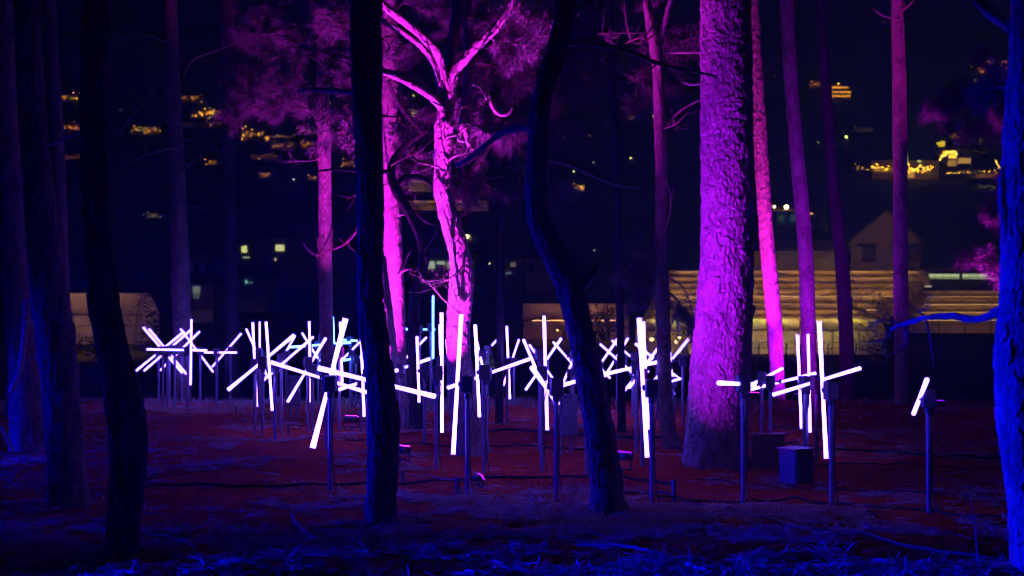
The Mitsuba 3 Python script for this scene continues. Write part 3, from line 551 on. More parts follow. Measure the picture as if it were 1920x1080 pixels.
# ---------------------------------------------------------------- boxes and other gear between the posts
def cabinet(label, x, y, w, h, legs, name='control_cabinet', rz=0.2, depth=0.2, bsdf='m_box'):
    t = thing(name, label, 'cabinet')
    f = G(x, y); s = f[1] / F
    W, Hh, L = w * s, h * s, legs * s
    R = lambda a, b, c: f + np.array([a * math.cos(rz) - b * math.sin(rz), a * math.sin(rz) + b * math.cos(rz), c])
    part(t, 'case', box(f[0], f[1], f[2] + L + Hh / 2, W, depth, Hh, rz, 0.008), bsdf)
    d = box(f[0], f[1], f[2] + L + Hh / 2, W - 0.03, 0.012, Hh - 0.04, rz, 0.003); d.apply_translation(R(0, -depth / 2 - 0.004, 0) - f)
    part(t, 'door', d, bsdf)
    hd = box(0, 0, 0, 0.012, 0.016, 0.06, rz); hd.apply_translation(R(W * 0.38, -depth / 2 - 0.018, L + Hh * 0.55))
    part(t, 'handle', hd, 'm_metal')
    top = box(f[0], f[1], f[2] + L + Hh + 0.008, W + 0.03, depth + 0.03, 0.016, rz, 0.003)
    part(t, 'rain_lid', top, bsdf)
    if legs:
        for a in (-1, 1):
            part(t, 'leg', rod(R(a * W * 0.28, 0, -0.05), R(a * W * 0.28, 0, L), 0.017, sides=8), 'm_post', smooth=40)
    return t
cabinet('blue lit control cabinet on two legs beside the S-shaped trunk', 1062, 852, 33, 74, 36, rz=0.3)
cabinet('blue lit control cabinet on legs behind the crossed bars at left', 552, 782, 22, 55, 20, rz=0.25)
cabinet('dark box standing on the ground right of the huge trunk', 1492, 906, 46, 64, 0, name='equipment_box', rz=0.55, depth=0.22, bsdf='m_motor')
t = thing('wooden_board', 'low upright wooden box board between huge trunk and dark box', 'board')
a, b = G(1412, 878), G(1470, 886)
b[1] += 0.5; b[0] = (1470 - CX) * b[1] / F
dv = (b - a); ang = math.atan2(dv[1], dv[0]); Lb = np.linalg.norm(dv[:2]); m_ = (a + b) / 2
part(t, 'panel', box(m_[0], m_[1], 0.17, Lb, 0.03, 0.32, ang, 0.004), 'm_board')
part(t, 'cap_board', box(m_[0], m_[1], 0.339, Lb + 0.04, 0.09, 0.02, ang, 0.003), 'm_board')
for k in (0.02, 0.12):
    q = a + dv * k
    part(t, 'stud', box(q[0], q[1] - 0.045, 0.155, 0.06, 0.05, 0.33, ang, 0.004), 'm_board')
t = thing('tarpaulin', 'pale blue tarpaulin hanging low behind the magenta trunk', 'tarpaulin')
u, w = np.meshgrid(np.linspace(0, 1, 30), np.linspace(0, 1, 30), indexing='ij')
A, B = P(748, 764, 17.4), P(776, 764, 17.4)
tv = np.stack([A[0] + (B[0] - A[0]) * u * (1 + 0.12 * w), 17.4 + 0.05 * np.sin(u * 17) * w + 0.03 * np.sin(u * 31 + 2 * w), A[2] + w * -0.29 + 0.02 * np.sin(u * 9)], -1).reshape(-1, 3)
i, j = np.meshgrid(np.arange(29), np.arange(29), indexing='ij')
part(t, 'sheet', (tv, np.stack([i * 30 + j, (i + 1) * 30 + j, (i + 1) * 30 + j + 1, i * 30 + j + 1], -1).reshape(-1, 4)), 'm_tarp', smooth=True)
part(t, 'rope', tube([A - [0.5, 0, -0.03], A, B, B + [0.4, 0.1, 0.05]], 0.004, 5), 'm_rubber')

# ---------------------------------------------------------------- cables, pipes, stakes, sticks
def laid(name, label, catg, pts, r, lift=0.0, bsdf='m_rubber', wob=0.012, seed=0, group=None):
    g = np.random.default_rng(seed)
    q = [G(x, y) for x, y in pts]
    q = smooth_path(q, 14 * len(q))
    q[:, 2] = H(q[:, 0], q[:, 1]) + lift + r + np.interp(np.arange(len(q)), np.arange(0, len(q) + 6, 5), np.abs(g.normal(size=len(q) // 5 + 2 + (len(q) % 5 > 0)))[:len(np.arange(0, len(q) + 6, 5))] * wob)
    key = thing(name, label, catg, group)
    part(key, 'sheath' if name != 'fallen_stick' else 'wood', tube(q, r, 6, len(q)), bsdf, smooth=True)
    return key
laid('cable', 'black cable across the clearing, left part, meeting the near post', 'cable', [(255, 920), (330, 914), (480, 916), (620, 913), (760, 911), (880, 903), (940, 899), (1060, 900), (1200, 905), (1260, 912)], 0.014, 0.01, seed=1)
laid('cable', 'black cable curving down to the lower right corner', 'cable', [(1150, 925), (1250, 933), (1300, 948), (1380, 962), (1450, 978), (1500, 993), (1600, 1003), (1700, 1028), (1790, 1045), (1890, 1058)], 0.013, seed=2)
laid('cable', 'black cable linking the feet of the right posts', 'cable', [(1230, 938), (1300, 941), (1395, 944), (1480, 942), (1560, 946), (1650, 954), (1740, 960), (1890, 973)], 0.011, seed=3)
laid('pipe', 'raised black water pipe crossing behind the rightmost post', 'pipe', [(1330, 836), (1400, 838), (1470, 842), (1530, 853), (1570, 856), (1640, 858), (1700, 862), (1740, 866), (1800, 870), (1890, 872)], 0.014, 0.05, seed=4)
laid('cable', 'thin black cable below the raised pipe at right', 'cable', [(1390, 866), (1500, 870), (1580, 872), (1640, 873), (1700, 872), (1760, 878), (1890, 876)], 0.008, seed=5)
laid('cable', 'string of small clips on a wire in front of the dark box', 'cable', [(1300, 902), (1370, 906), (1445, 912), (1540, 917), (1632, 922), (1725, 926), (1820, 934), (1890, 940)], 0.006, seed=6)
laid('cable', 'dark hose behind the posts right of the pink tree', 'cable', [(905, 812), (950, 808), (1020, 812), (1100, 818), (1160, 822), (1240, 824)], 0.018, seed=7)
laid('cable', 'thin wire across the clearing behind the middle posts', 'cable', [(540, 806), (600, 800), (690, 798), (780, 800), (830, 798)], 0.006, 0.04, seed=8)
laid('cable', 'dark cable on the ground behind the near dark trunk', 'cable', [(650, 826), (690, 829), (780, 834), (860, 838), (980, 838), (1040, 842), (1110, 846)], 0.010, seed=9)
laid('fallen_stick', 'long straight pale stick lying below the pink tree', 'stick', [(775, 972), (830, 958), (880, 944), (932, 929)], 0.008, 0.01, 'm_dry', 0.004, seed=10)
laid('fallen_stick', 'crooked branch lying in the lower left foreground', 'stick', [(548, 972), (562, 993), (575, 1012), (600, 1020), (640, 1018), (682, 1034)], 0.011, 0.015, 'm_dry', 0.02, seed=11)
laid('fallen_stick', 'stick lying in the foreground below the S-shaped trunk', 'stick', [(1080, 1027), (1150, 1030), (1190, 1034), (1225, 1044)], 0.010, 0.012, 'm_dry', 0.01, seed=12)
laid('fallen_stick', 'short forked stick on the ground near the bottom left trunk', 'stick', [(280, 1010), (330, 1018), (370, 1040), (385, 1066)], 0.008, 0.01, 'm_dry', 0.01, seed=13)
laid('fallen_stick', 'stick on the ground in the lower right foreground', 'stick', [(1286, 1066), (1305, 1072), (1325, 1076)], 0.012, 0.012, 'm_dry', 0.01, seed=14)
t = thing('fallen_branch', 'curved pale branch leaning on the ground at the left edge', 'branch')
part(t, 'wood', tube([P(-14, 783, 13.4), P(4, 800, 13.4), P(16, 820, 13.4), P(24, 845, 13.4)], [0.012, 0.02, 0.022, 0.02], 8, 20), 'm_dry', smooth=True)
t = thing('tree_stump', 'splintered blue lit stump behind the leftmost trunk', 'stump')
part(t, 'wood', limb([P(26, 780, 15.2), P(27, 740, 15.2), P(28, 705, 15.2), P(29, 688, 15.2)], [0.085, 0.075, 0.065, 0.03], 44, plate=(0.03, 0.2), amp=0.014, sides=48, flare=0.3), 'm_dry', smooth=True)
STAKES = [(756, 910, 26), (858, 930, 34), (1263, 938, 36), (1157, 882, 20), (270, 764, 12), (443, 775, 12), (541, 814, 14), (687, 812, 18), (1522, 876, 20), (1700, 900, 0)]
for k, (x, y, h) in enumerate(STAKES[:-1]):
    f = G(x, y); s = f[1] / F
    t = thing('stake', ['short stake right of the near dark trunk foot', 'short stake left of the near post under the pink tree', 'short stake between S-shaped trunk and rightmost near post pair', 'short stake beside the dark floodlight', 'short stake at the left end of the low rope',
                        'short stake below the far left bars, right end', 'short stake under the crossed bars at left', 'short stake beside the far magenta floodlight', 'short stake behind the dark box at right'][k], 'stake', 'low stakes')
    part(t, 'post', box(f[0], f[1], f[2] + h * s / 2 - 0.03, 0.035, 0.03, h * s + 0.06, 0.3 * k, 0.004), 'm_box')
    part(t, 'cap', box(f[0], f[1], f[2] + h * s + 0.006, 0.045, 0.04, 0.012, 0.3 * k), 'm_box')
def rope(label, pts, sag=0.02):
    q = []
    for (x0, y0, Ya), (x1, y1, Yb) in zip(pts, pts[1:]):
        for u in np.linspace(0, 1, 8, endpoint=False):
            p = P(x0, y0, Ya) * (1 - u) + P(x1, y1, Yb) * u; p[2] -= sag * 4 * u * (1 - u); q.append(p)
    q.append(P(*pts[-1]))
    t = thing('rope', label, 'rope'); part(t, 'cord', tube(q, 0.006, 5, len(q)), 'm_dry', smooth=True)
Ys_ = [G(x, y)[1] for x, y, h in STAKES]
rope('low rope strung between stakes right of the near dark trunk', [(700, 876, Ys_[0]), (756, 884, Ys_[0]), (808, 890, 11.3), (858, 897, Ys_[1]), (905, 902, 10.9)])
rope('low rope strung in front of the far left bars', [(270, 752, Ys_[4]), (330, 757, 20.5), (443, 763, Ys_[5])])

# ---------------------------------------------------------------- needle litter, dry grass, weeds
def litter():
    g = np.random.default_rng(3)
    n = 420000
    d = 6.6 + 15.5 * g.uniform(size=n) ** 1.35
    a = g.uniform(-0.46, 0.46, n)
    x, y = d * np.tan(a), d
    m = litter_mask(x, y)
    clump = meshkit.fbm(np.stack([x * 5.5, y * 5.5, x * 0 + 9], -1), 2, 31)
    keep = g.uniform(size=n) < np.clip((m + 0.75 * (clump - 0.5) - 0.635 - 0.05 * np.clip((y - 10.5) / 2, 0, 1)) * 8, 0.004, 1)
    x, y = x[keep], y[keep]; n = len(x)
    l = g.uniform(0.06, 0.17, n)[:, None] * np.clip(0.8 + (y[:, None] - 8) * 0.03, 0.8, 1.2)
    az = g.uniform(0, 2 * np.pi, n)
    up = np.abs(g.normal(0, 0.12, n)) + (g.uniform(size=n) < 0.04) * g.uniform(0.2, 0.9, n)
    dr = np.stack([np.cos(az) * np.cos(up), np.sin(az) * np.cos(up), np.sin(up)], -1)
    base = np.stack([x, y, H(x, y) + 0.004 + np.abs(g.normal(0, 0.012, n))], -1)
    sd = np.stack([-np.sin(az), np.cos(az), g.normal(0, 0.4, n)], -1) * (0.0032 + 0.0016 * g.uniform(size=(n, 1)))
    bend = np.stack([-np.sin(az), np.cos(az), az * 0], -1) * (g.normal(0, 0.12, n)[:, None] * l)
    mid, tip = base + dr * l * 0.5 + bend * 0.4, base + dr * l + bend - [0, 0, 0.01]
    v = np.stack([base - sd, base + sd, mid + sd, mid - sd, tip], 1).reshape(-1, 3)
    f = (np.array([[0, 1, 2], [0, 2, 3], [3, 2, 4]])[None] + (np.arange(n) * 5)[:, None, None]).reshape(-1, 3)
    key = numbered('needle_litter')
    scene[key] = mikit.ply(trimesh.Trimesh(v, f, process=False), 'm_straw')
    labels[key] = {'label': 'dry pine needles strewn over the soil in pale patches', 'category': 'litter', 'kind': 'stuff'}
litter()
def blades(key_name, label, spots, g, lo, hi, bsdf, w=0.004, lean=0.35):
    v, n = [], len(spots)
    h = g.uniform(lo, hi, n)[:, None]
    az = g.uniform(0, 2 * np.pi, n); l = np.abs(g.normal(0, lean, n))
    d = np.stack([np.cos(az) * np.sin(l), np.sin(az) * np.sin(l), np.cos(l)], -1)
    s = np.stack([-np.sin(az), np.cos(az), az * 0], -1) * w / 2
    base = spots - [0, 0, 0.01]; mid = base + d * h * 0.6; tip = base + d * h + np.stack([np.cos(az), np.sin(az), az * 0 - 0.4], -1) * h * 0.22
    v = np.stack([base - s, base + s, mid + s, mid - s, tip], 1).reshape(-1, 3)
    f = (np.array([[0, 1, 2], [0, 2, 3], [3, 2, 4]])[None] + (np.arange(n) * 5)[:, None, None]).reshape(-1, 3)
    return trimesh.Trimesh(v, f, process=False)
g = np.random.default_rng(17)
n = 26000
y = g.uniform(19.4, 22.4, n); x = g.uniform(-7.5, 9.5, n)
k = g.uniform(size=n) < np.clip((meshkit.fbm(np.stack([x * 1.3, y * 1.3, x * 0], -1), 2, 4) - 0.42) * 6, 0, 1) * np.where(x < 1.2, 1, 0.4)
x, y = x[k], y[k]
key = numbered('dry_grass')
scene[key] = mikit.ply(blades(key, '', np.stack([x, y, H(x, y)], -1), g, 0.04, 0.16, 'm_straw', 0.007, 0.6), 'm_straw')
labels[key] = {'label': 'strip of short pale dry grass along the back edge of the clearing', 'category': 'grass', 'kind': 'stuff'}
for x0, y0, n, r_, lo, hi, lab in ((1085, 945, 70, 0.16, 0.1, 0.45, 'tuft of thin weeds at the foot of the S-shaped trunk, left side'), (195, 815, 60, 0.2, 0.08, 0.3, 'small tuft of dry weeds between the left trunks'),
                                   (110, 845, 60, 0.2, 0.06, 0.25, 'weed tuft at the foot of the second left trunk'), (1720, 935, 16, 0.06, 0.05, 0.18, 'tiny weed tuft left of the rightmost post foot'),
                                   (1275, 880, 30, 0.12, 0.05, 0.2, 'weed tuft at the foot of the slim forked trunk'), (10, 775, 120, 0.25, 0.05, 0.3, 'bushy dry weeds at the left picture edge')):
    f = G(x0, y0)
    sp = f + np.c_[g.normal(0, r_, (n, 2)), np.zeros(n)]
    sp[:, 2] = H(sp[:, 0], sp[:, 1])
    t = thing('weed', lab, 'plant')
    part(t, 'blades', blades(t, '', sp, g, lo, hi, 'm_dry', 0.004, 0.3), 'm_dry', kind='stuff')
t = thing('grass_stalk', 'single tall bare stalk standing in the lower right foreground', 'plant')
f = G(1832, 1070); part(t, 'stem', tube([f, f + [-0.02, 0, 0.25], f + [-0.05, 0, 0.46]], [0.004, 0.003, 0.002], 5), 'm_dry', smooth=True)

# ---------------------------------------------------------------- the valley and the far slope
WARM, WHITE, COLD, AMBER = (1.0, 0.62, 0.18), (1.0, 0.93, 0.75), (0.62, 0.95, 1.0), (1.0, 0.48, 0.06)
def bulb(root, p, r, rgb, power, name='lamp', w=0.03):
    m = trimesh.creation.icosphere(subdivisions=1, radius=r); m.apply_translation(p)
    key = part(root, name, m, 'm_lens')
    scene[key]['emitter'] = emit(np.array(rgb) * power, w)

def quad_on_x(x0, x1, y, z0, z1, t=0.04):
    return box((x0 + x1) / 2, y, (z0 + z1) / 2, x1 - x0, t, z1 - z0)

def greenhouse(label, x0, x1, Y, z0, eave, rise, depth, sheets, lamps, power, rgb=WARM, gable=True, group=None):
    """A plastic tunnel greenhouse with its ridge along x; lamps burn inside."""
    t = thing('greenhouse', label, 'greenhouse', group)
    ze, zr, yr = z0 + eave, z0 + eave + rise, Y + depth / 2
    e = np.linspace(x0, x1, sheets + 1)
    g = np.random.default_rng(int(abs(x0 * 10 + Y * 3)))
    for a, b in zip(e, e[1:]):
        sg = 0.10 + 0.06 * g.uniform()
        n = 6
        u, w = np.meshgrid(np.linspace(0, 1, n), np.linspace(0, 1, n), indexing='ij')
        bow = -sg * np.sin(np.pi * u) * np.sin(np.pi * w) + 0.03 * g.uniform()
        for nm, yy0, yy1, za, zb in (('roof_sheet', Y - 0.15, yr, ze, zr), ('roof_sheet', Y + depth + 0.15, yr, ze, zr)):
            v = np.stack([a + (b - a) * u + 0.02 * (w - .5), yy0 + (yy1 - yy0) * w, za + (zb - za) * w + bow + 0.12 * rise * np.sin(np.pi * w)], -1).reshape(-1, 3)
            i, j = np.meshgrid(np.arange(n - 1), np.arange(n - 1), indexing='ij')
            part(t, nm, (v, np.stack([i * n + j, (i + 1) * n + j, (i + 1) * n + j + 1, i * n + j + 1], -1).reshape(-1, 4)), 'm_film', smooth=True)
        v = np.array([[a, Y, z0 - 0.6], [b, Y, z0 - 0.6], [b, Y, ze - 0.03], [a, Y, ze - 0.03]])
        part(t, 'wall_sheet', (v, np.array([[0, 1, 2, 3]])), 'm_film')
    if gable:
        for x in (x0, x1):
            v = np.array([[x, Y, z0 - 0.6], [x, Y + depth, z0 - 0.6], [x, Y + depth, ze], [x, yr, zr], [x, Y, ze]])
            part(t, 'gable_sheet', (v, np.array([[0, 1, 2], [0, 2, 4], [2, 3, 4]])), 'm_film')
    fr_ = []
    for x in e:
        fr_ += [rod([x, Y, z0 - 0.6], [x, Y, ze], 0.05, sides=5), rod([x, Y - 0.12, ze + 0.03], [x, yr, zr + 0.06], 0.035, sides=5)]
    fr_ += [rod([x0, Y - 0.05, ze + 0.02], [x1, Y - 0.05, ze + 0.02], 0.035, sides=5), rod([x0, yr, zr + 0.02], [x1, yr, zr + 0.02], 0.025, sides=5), rod([x0, Y - 0.02, z0 + eave * 0.5], [x1, Y - 0.02, z0 + eave * 0.5], 0.03, sides=5)]
    part(t, 'frame', cat(fr_), 'm_frame')
    key = part(t, 'grow_lamp', rod([x0 + 0.8, yr - 0.4, z0 + eave * 0.9], [x1 - 0.8, yr - 0.4, z0 + eave * 0.9], 0.08, sides=6), 'm_lens')
    scene[key]['emitter'] = emit(np.array(rgb) * power, 2.5)
    return t

def X(px_, Y): return (px_ - CX) * Y / F
def Z(py_, Y): return EYE - (py_ - HY) * Y / F
# the terraces of greenhouses at the right
TERR = [(1205, 1662, 664, 96, 9, 62)] + [(1205 + 6 * k, [1640, 1655, 1632, 1668, 1680, 1700, 1712, 1730, 1742][k], 636 - 13.2 * k, 102 + 3.9 * k, 7, 5.6 + 1.0 * (k % 3)) for k in range(9)]
for k, (a, b, yb, Yt, sh, pw) in enumerate(TERR):
    greenhouse('lowest lit greenhouse with bright yellow front at the valley foot' if k == 0 else f'yellow lit greenhouse roof under the gabled house, {ORD[k]} row above the bright front', X(a, Yt), X(b, Yt), Yt, Z(yb, Yt), 1.75 if k == 0 else 0.75, 0.9 if k == 0 else 0.55,
               5.6 if k == 0 else 3.8, sh, 1, pw, (1.0, 0.56, 0.16) if k else (1.0, 0.6, 0.14), group='terraced greenhouses')
for k in range(4):
    Yt = 109 + 4.1 * k
    greenhouse(f'dim brown greenhouse roof right of the yellow terraces, {ORD[k]} row from below', X(1712 + 8 * k, Yt), X(1905, Yt), Yt, float(H(X(1810, Yt), Yt + 2)) + 0.1, 0.75, 0.55, 4.0, 4, 1, 3.2, (1.0, 0.55, 0.18), group='terraced greenhouses')
greenhouse('dim orange greenhouse roof behind the middle light bars', X(980, 100), X(1180, 100), 100, Z(622, 100), 0.9, 1.3, 6, 5, 2, 10, (1.0, 0.45, 0.2), group='terraced greenhouses')
greenhouse('brown lit greenhouse behind the leaning left trunks', X(60, 92), X(256, 92), 92, Z(630, 92), 1.5, 1.6, 6, 5, 3, 20, (1.0, 0.6, 0.2), group='terraced greenhouses')
# the white glazed strip
t = thing('glasshouse', 'glasshouse with a row of white lit panes right of the gabled house', 'glasshouse')
Yw = 138.0
part(t, 'roof', box(X(1795, Yw), Yw + 3, Z(510, Yw) + 0.25, X(1895, Yw) - X(1690, Yw) + 0.6, 7, 0.3), 'm_roof')
part(t, 'base_wall', box(X(1795, Yw), Yw + 0.2, Z(560, Yw) + 0.3, X(1895, Yw) - X(1690, Yw), 0.3, Z(537, Yw) - Z(580, Yw)), 'm_dark')
for a, b in [(1690 + 15.7 * k, 1690 + 15.7 * (k + 1)) for k in range(7)] + [(1804 + 15 * k, 1804 + 15 * (k + 1)) for k in range(6)]:
    for z0_, z1_ in ((535, 521.5), (520, 513.5)):
        key = part(t, 'pane', quad_on_x(X(a + 0.5, Yw), X(b - 0.5, Yw), Yw, Z(z0_, Yw), Z(z1_, Yw)), 'm_lens')
        scene[key]['emitter'] = emit(np.array((0.40, 0.56, 0.52)) * g.uniform(0.75, 1.1), 0.03)
part(t, 'frame', cat([quad_on_x(X(1688, Yw), X(1895, Yw), Yw - 0.06, Z(521.6, Yw), Z(519.8, Yw), 0.08), quad_on_x(X(1799, Yw), X(1804, Yw), Yw - 0.06, Z(536, Yw), Z(512, Yw), 0.1)]), 'm_dark')
t = thing('lit_doorway', 'small white lit doorway below the glasshouse strip', 'doorway')
key = part(t, 'pane', quad_on_x(X(1734, 133), X(1746, 133), 133, Z(546, 133), Z(536, 133)), 'm_lens'); scene[key]['emitter'] = emit((0.45, 0.52, 0.5), 0.03)
part(t, 'frame', quad_on_x(X(1732, 133), X(1748, 133), 133.1, Z(548, 133), Z(534.5, 133)), 'm_frame')

def house(label, x0, x1, yb, ye, yapex=None, Y=None, depth=8.0, wall='m_wall', windows=(), lamps=(), roof='m_roof', cat_='house', name='house', over=0.4):
    """A far house from pixels: front between x0 and x1, foot yb, eaves ye; yapex makes a gable facing the camera. windows: (x0, x1, y0, y1, rgb or None, level)."""
    f = far_ground((x0 + x1) / 2, yb) if Y is None else None
    Y = f[1] if Y is None else Y
    t = thing(name, label, cat_)
    a, b, z0, ze = X(x0, Y), X(x1, Y), Z(yb, Y), Z(ye, Y)
    if yapex is None:
        part(t, 'wall', box((a + b) / 2, Y + depth / 2, (z0 - 2 + ze) / 2, b - a, depth, ze - z0 + 2), wall)
        sl = trimesh.creation.extrude_polygon(__import__('shapely').Polygon([(-0.5, 0), (depth + 0.5, 0), (depth / 2, depth * 0.22)]), b - a + 2 * over)
        sl.apply_transform(np.array([[0, 0, 1, a - over], [1, 0, 0, Y], [0, 1, 0, ze + 0.01], [0, 0, 0, 1.0]]))
        part(t, 'roof', sl, roof)
    else:
        zp = Z(yapex, Y); c = (a + b) / 2
        sl = trimesh.creation.extrude_polygon(__import__('shapely').Polygon([(a, z0 - 2), (b, z0 - 2), (b, ze), (c, zp), (a, ze)]), depth)
        sl.apply_transform(np.array([[1, 0, 0, 0], [0, 0, 1, Y], [0, 1, 0, 0], [0, 0, 0, 1.0]]))
        part(t, 'wall', sl, wall)
        sh = []
        for s in (-1, 1):
            e0 = np.array([c + s * ((b - a) / 2 + over), ze - over * (zp - ze) / ((b - a) / 2)])
            q = __import__('shapely').Polygon([tuple(e0 + [0, 0.02]), (c, zp + 0.02), (c, zp + 0.26), tuple(e0 + [s * 0.05, 0.24])])
            m = trimesh.creation.extrude_polygon(q, depth + 0.8)
            m.apply_transform(np.array([[1, 0, 0, 0], [0, 0, 1, Y - 0.4], [0, 1, 0, 0], [0, 0, 0, 1.0]])); sh.append(m)
        part(t, 'roof', cat(sh), roof)
    for (wx0, wx1, wy0, wy1, rgb, lv) in windows:
        k = part(t, 'window', quad_on_x(X(wx0, Y), X(wx1, Y), Y - 0.03, Z(wy1, Y), Z(wy0, Y), 0.1), 'm_lens' if rgb is not None else 'm_dark')
        if rgb is not None: scene[k]['emitter'] = emit(np.array(rgb) * lv, 0.02)
    for (lx, ly, r, rgb, lv) in lamps:
        bulb(t, [X(lx, Y), Y - 0.6, Z(ly, Y)], r * Y / F, rgb, lv)
    return t, Y
t, Yh = house('beige gabled house above the yellow greenhouses', 1597, 1726, 520, 450, 396, Y=140.0, depth=9, over=0.55, windows=[(1616, 1642, 461, 491, None, 0), (1703, 1722, 461, 491, None, 0)])
for s in (1606, 1696):
    part(t, 'awning', box(X(s + 17, Yh), Yh - 0.35, Z(459.5, Yh), X(s + 34, Yh) - X(s, Yh), 0.7, 0.22), 'm_dark')
    part(t, 'shutter', quad_on_x(X(s + 13, Yh), X(s + 22, Yh), Yh - 0.1, Z(489, Yh), Z(465, Yh), 0.05), 'm_roof'); part(t, 'shutter', quad_on_x(X(s + 24, Yh), X(s + 33, Yh), Yh - 0.1, Z(489, Yh), Z(465, Yh), 0.05), 'm_roof')
house('grey gabled house with two dark openings behind the straight blue trunk', 352, 424, 516, 493, 468, Y=135, wall='m_wall_grey', windows=[(364, 372, 492, 512, None, 0), (385, 394, 490, 510, None, 0)])
t, Yk = house('dark house with two small pale lit windows', 440, 600, 500, 446, None, Y=128, wall='m_wall_grey', windows=[(453, 455.5, 462, 473, (0.75, 0.85, 0.45), .9), (456.5, 462.5, 461, 473.5, (0.75, 0.85, 0.45), .9),
    (517, 521, 459, 470.5, (0.75, 0.88, 0.6), .9), (522.5, 526.5, 459, 470.5, (0.75, 0.88, 0.6), .9), (528, 532.5, 459, 470.5, (0.75, 0.88, 0.6), .8), (455, 468, 481.5, 484, COLD, .35), (515, 517.5, 484, 489, WHITE, .5)])
house('low shed with an open white lit doorway beside the straight blue trunk', 352, 400, 562, 533, None, Y=110, depth=5, wall='m_wall_grey', windows=[(362, 375, 537, 550, COLD, .16), (363, 374, 551, 560, COLD, .07)])
house('small dark house with a narrow cyan lit window', 445, 500, 545, 520, None, Y=115, depth=5, wall='m_wall_grey', windows=[(460.5, 463, 525, 531.5, (0.25, 0.8, 0.9), .7), (463.5, 474, 529.5, 530.6, (0.25, 0.8, 0.9), .3)])
t, Yk = house('beige house with a white lit porch behind the forked pink tree', 790, 890, 525, 467, None, Y=120, depth=7, windows=[(797, 815, 490, 504, COLD, .42), (819, 834, 490, 496, COLD, .4), (838, 872, 490, 504, COLD, .3), (878, 886, 490, 509, COLD, .5)])
house('small beige house between the pink tree and S-shaped trunk', 985, 1040, 512, 483, None, Y=118, depth=6, windows=[(988, 1000, 494, 510, None, 0)])
house('dim grey house with a faint window left of the small beige house', 945, 982, 514, 484, None, Y=119, depth=6, wall='m_wall_grey', windows=[(957, 967, 492, 500, WHITE, .10), (948, 958, 511, 513, COLD, .2)])
t, Yk = house('tiny open stall with blue tin walls under two white lamps', 1452, 1505, 424, 396, None, depth=6, wall='m_blue_tin', windows=[(1460, 1470, 404, 414, (0.1, 0.5, 0.5), .12), (1482, 1494, 402, 414, (0.1, 0.5, 0.5), .12)], lamps=[(1451, 388, 2.6, WHITE, 9.0), (1473.5, 388.5, 4.0, WHITE, 14.0)])
part(t, 'lamp_post', rod([X(1472.5, Yk), Yk - 0.6, Z(430, Yk)], [X(1472.5, Yk), Yk - 0.6, Z(387, Yk)], 0.12), 'm_metal')
house('dark low building behind the violet trunk at right', 1405, 1570, 512, 470, None, Y=136, depth=6, wall='m_wall_grey', windows=[(1530, 1565, 484, 506, (0.5, 0.42, 0.2), .03), (1456, 1496, 466, 482, (0.3, 0.35, 0.4), .03)])

# lit places on the far slope: (name, label, x0, x1, foot y, eave y, windows/lamps seeds)
def lit_row(label, x0, x1, yb, ye, n, rgb, lv, seed, name='far_house', wall='m_wall', cold=0.0):
    g = np.random.default_rng(seed); w, l = [], []
    for k in range(n):
        c = x0 + (x1 - x0) * (k + 0.5 + g.uniform(-0.3, 0.3)) / n
        ww = min((x1 - x0) / n * g.uniform(0.12, 0.36), 1.9); h0 = g.uniform(0.05, 0.55); h1 = h0 + g.uniform(0.12, 0.34)
        col = np.array(COLD if g.uniform() < cold else rgb) * [1, g.uniform(0.8, 1.15), g.uniform(0.5, 1.3)]
        w.append((c - ww, c + ww, ye + (yb - ye) * h0, ye + (yb - ye) * min(h1, 0.95), col, lv * g.uniform(0.2, 1.2)))
    for k in range(max(2, n)):
        l.append((g.uniform(x0 - 6, x1 + 6), ye + (yb - ye) * g.uniform(-0.3, 1.0), g.uniform(0.55, 1.35), COLD if g.uniform() < cold else rgb, lv * g.uniform(1.0, 3.5)))
    return house(label, x0, x1, yb, ye, None, depth=8, wall=wall, windows=w, lamps=l, name=name)
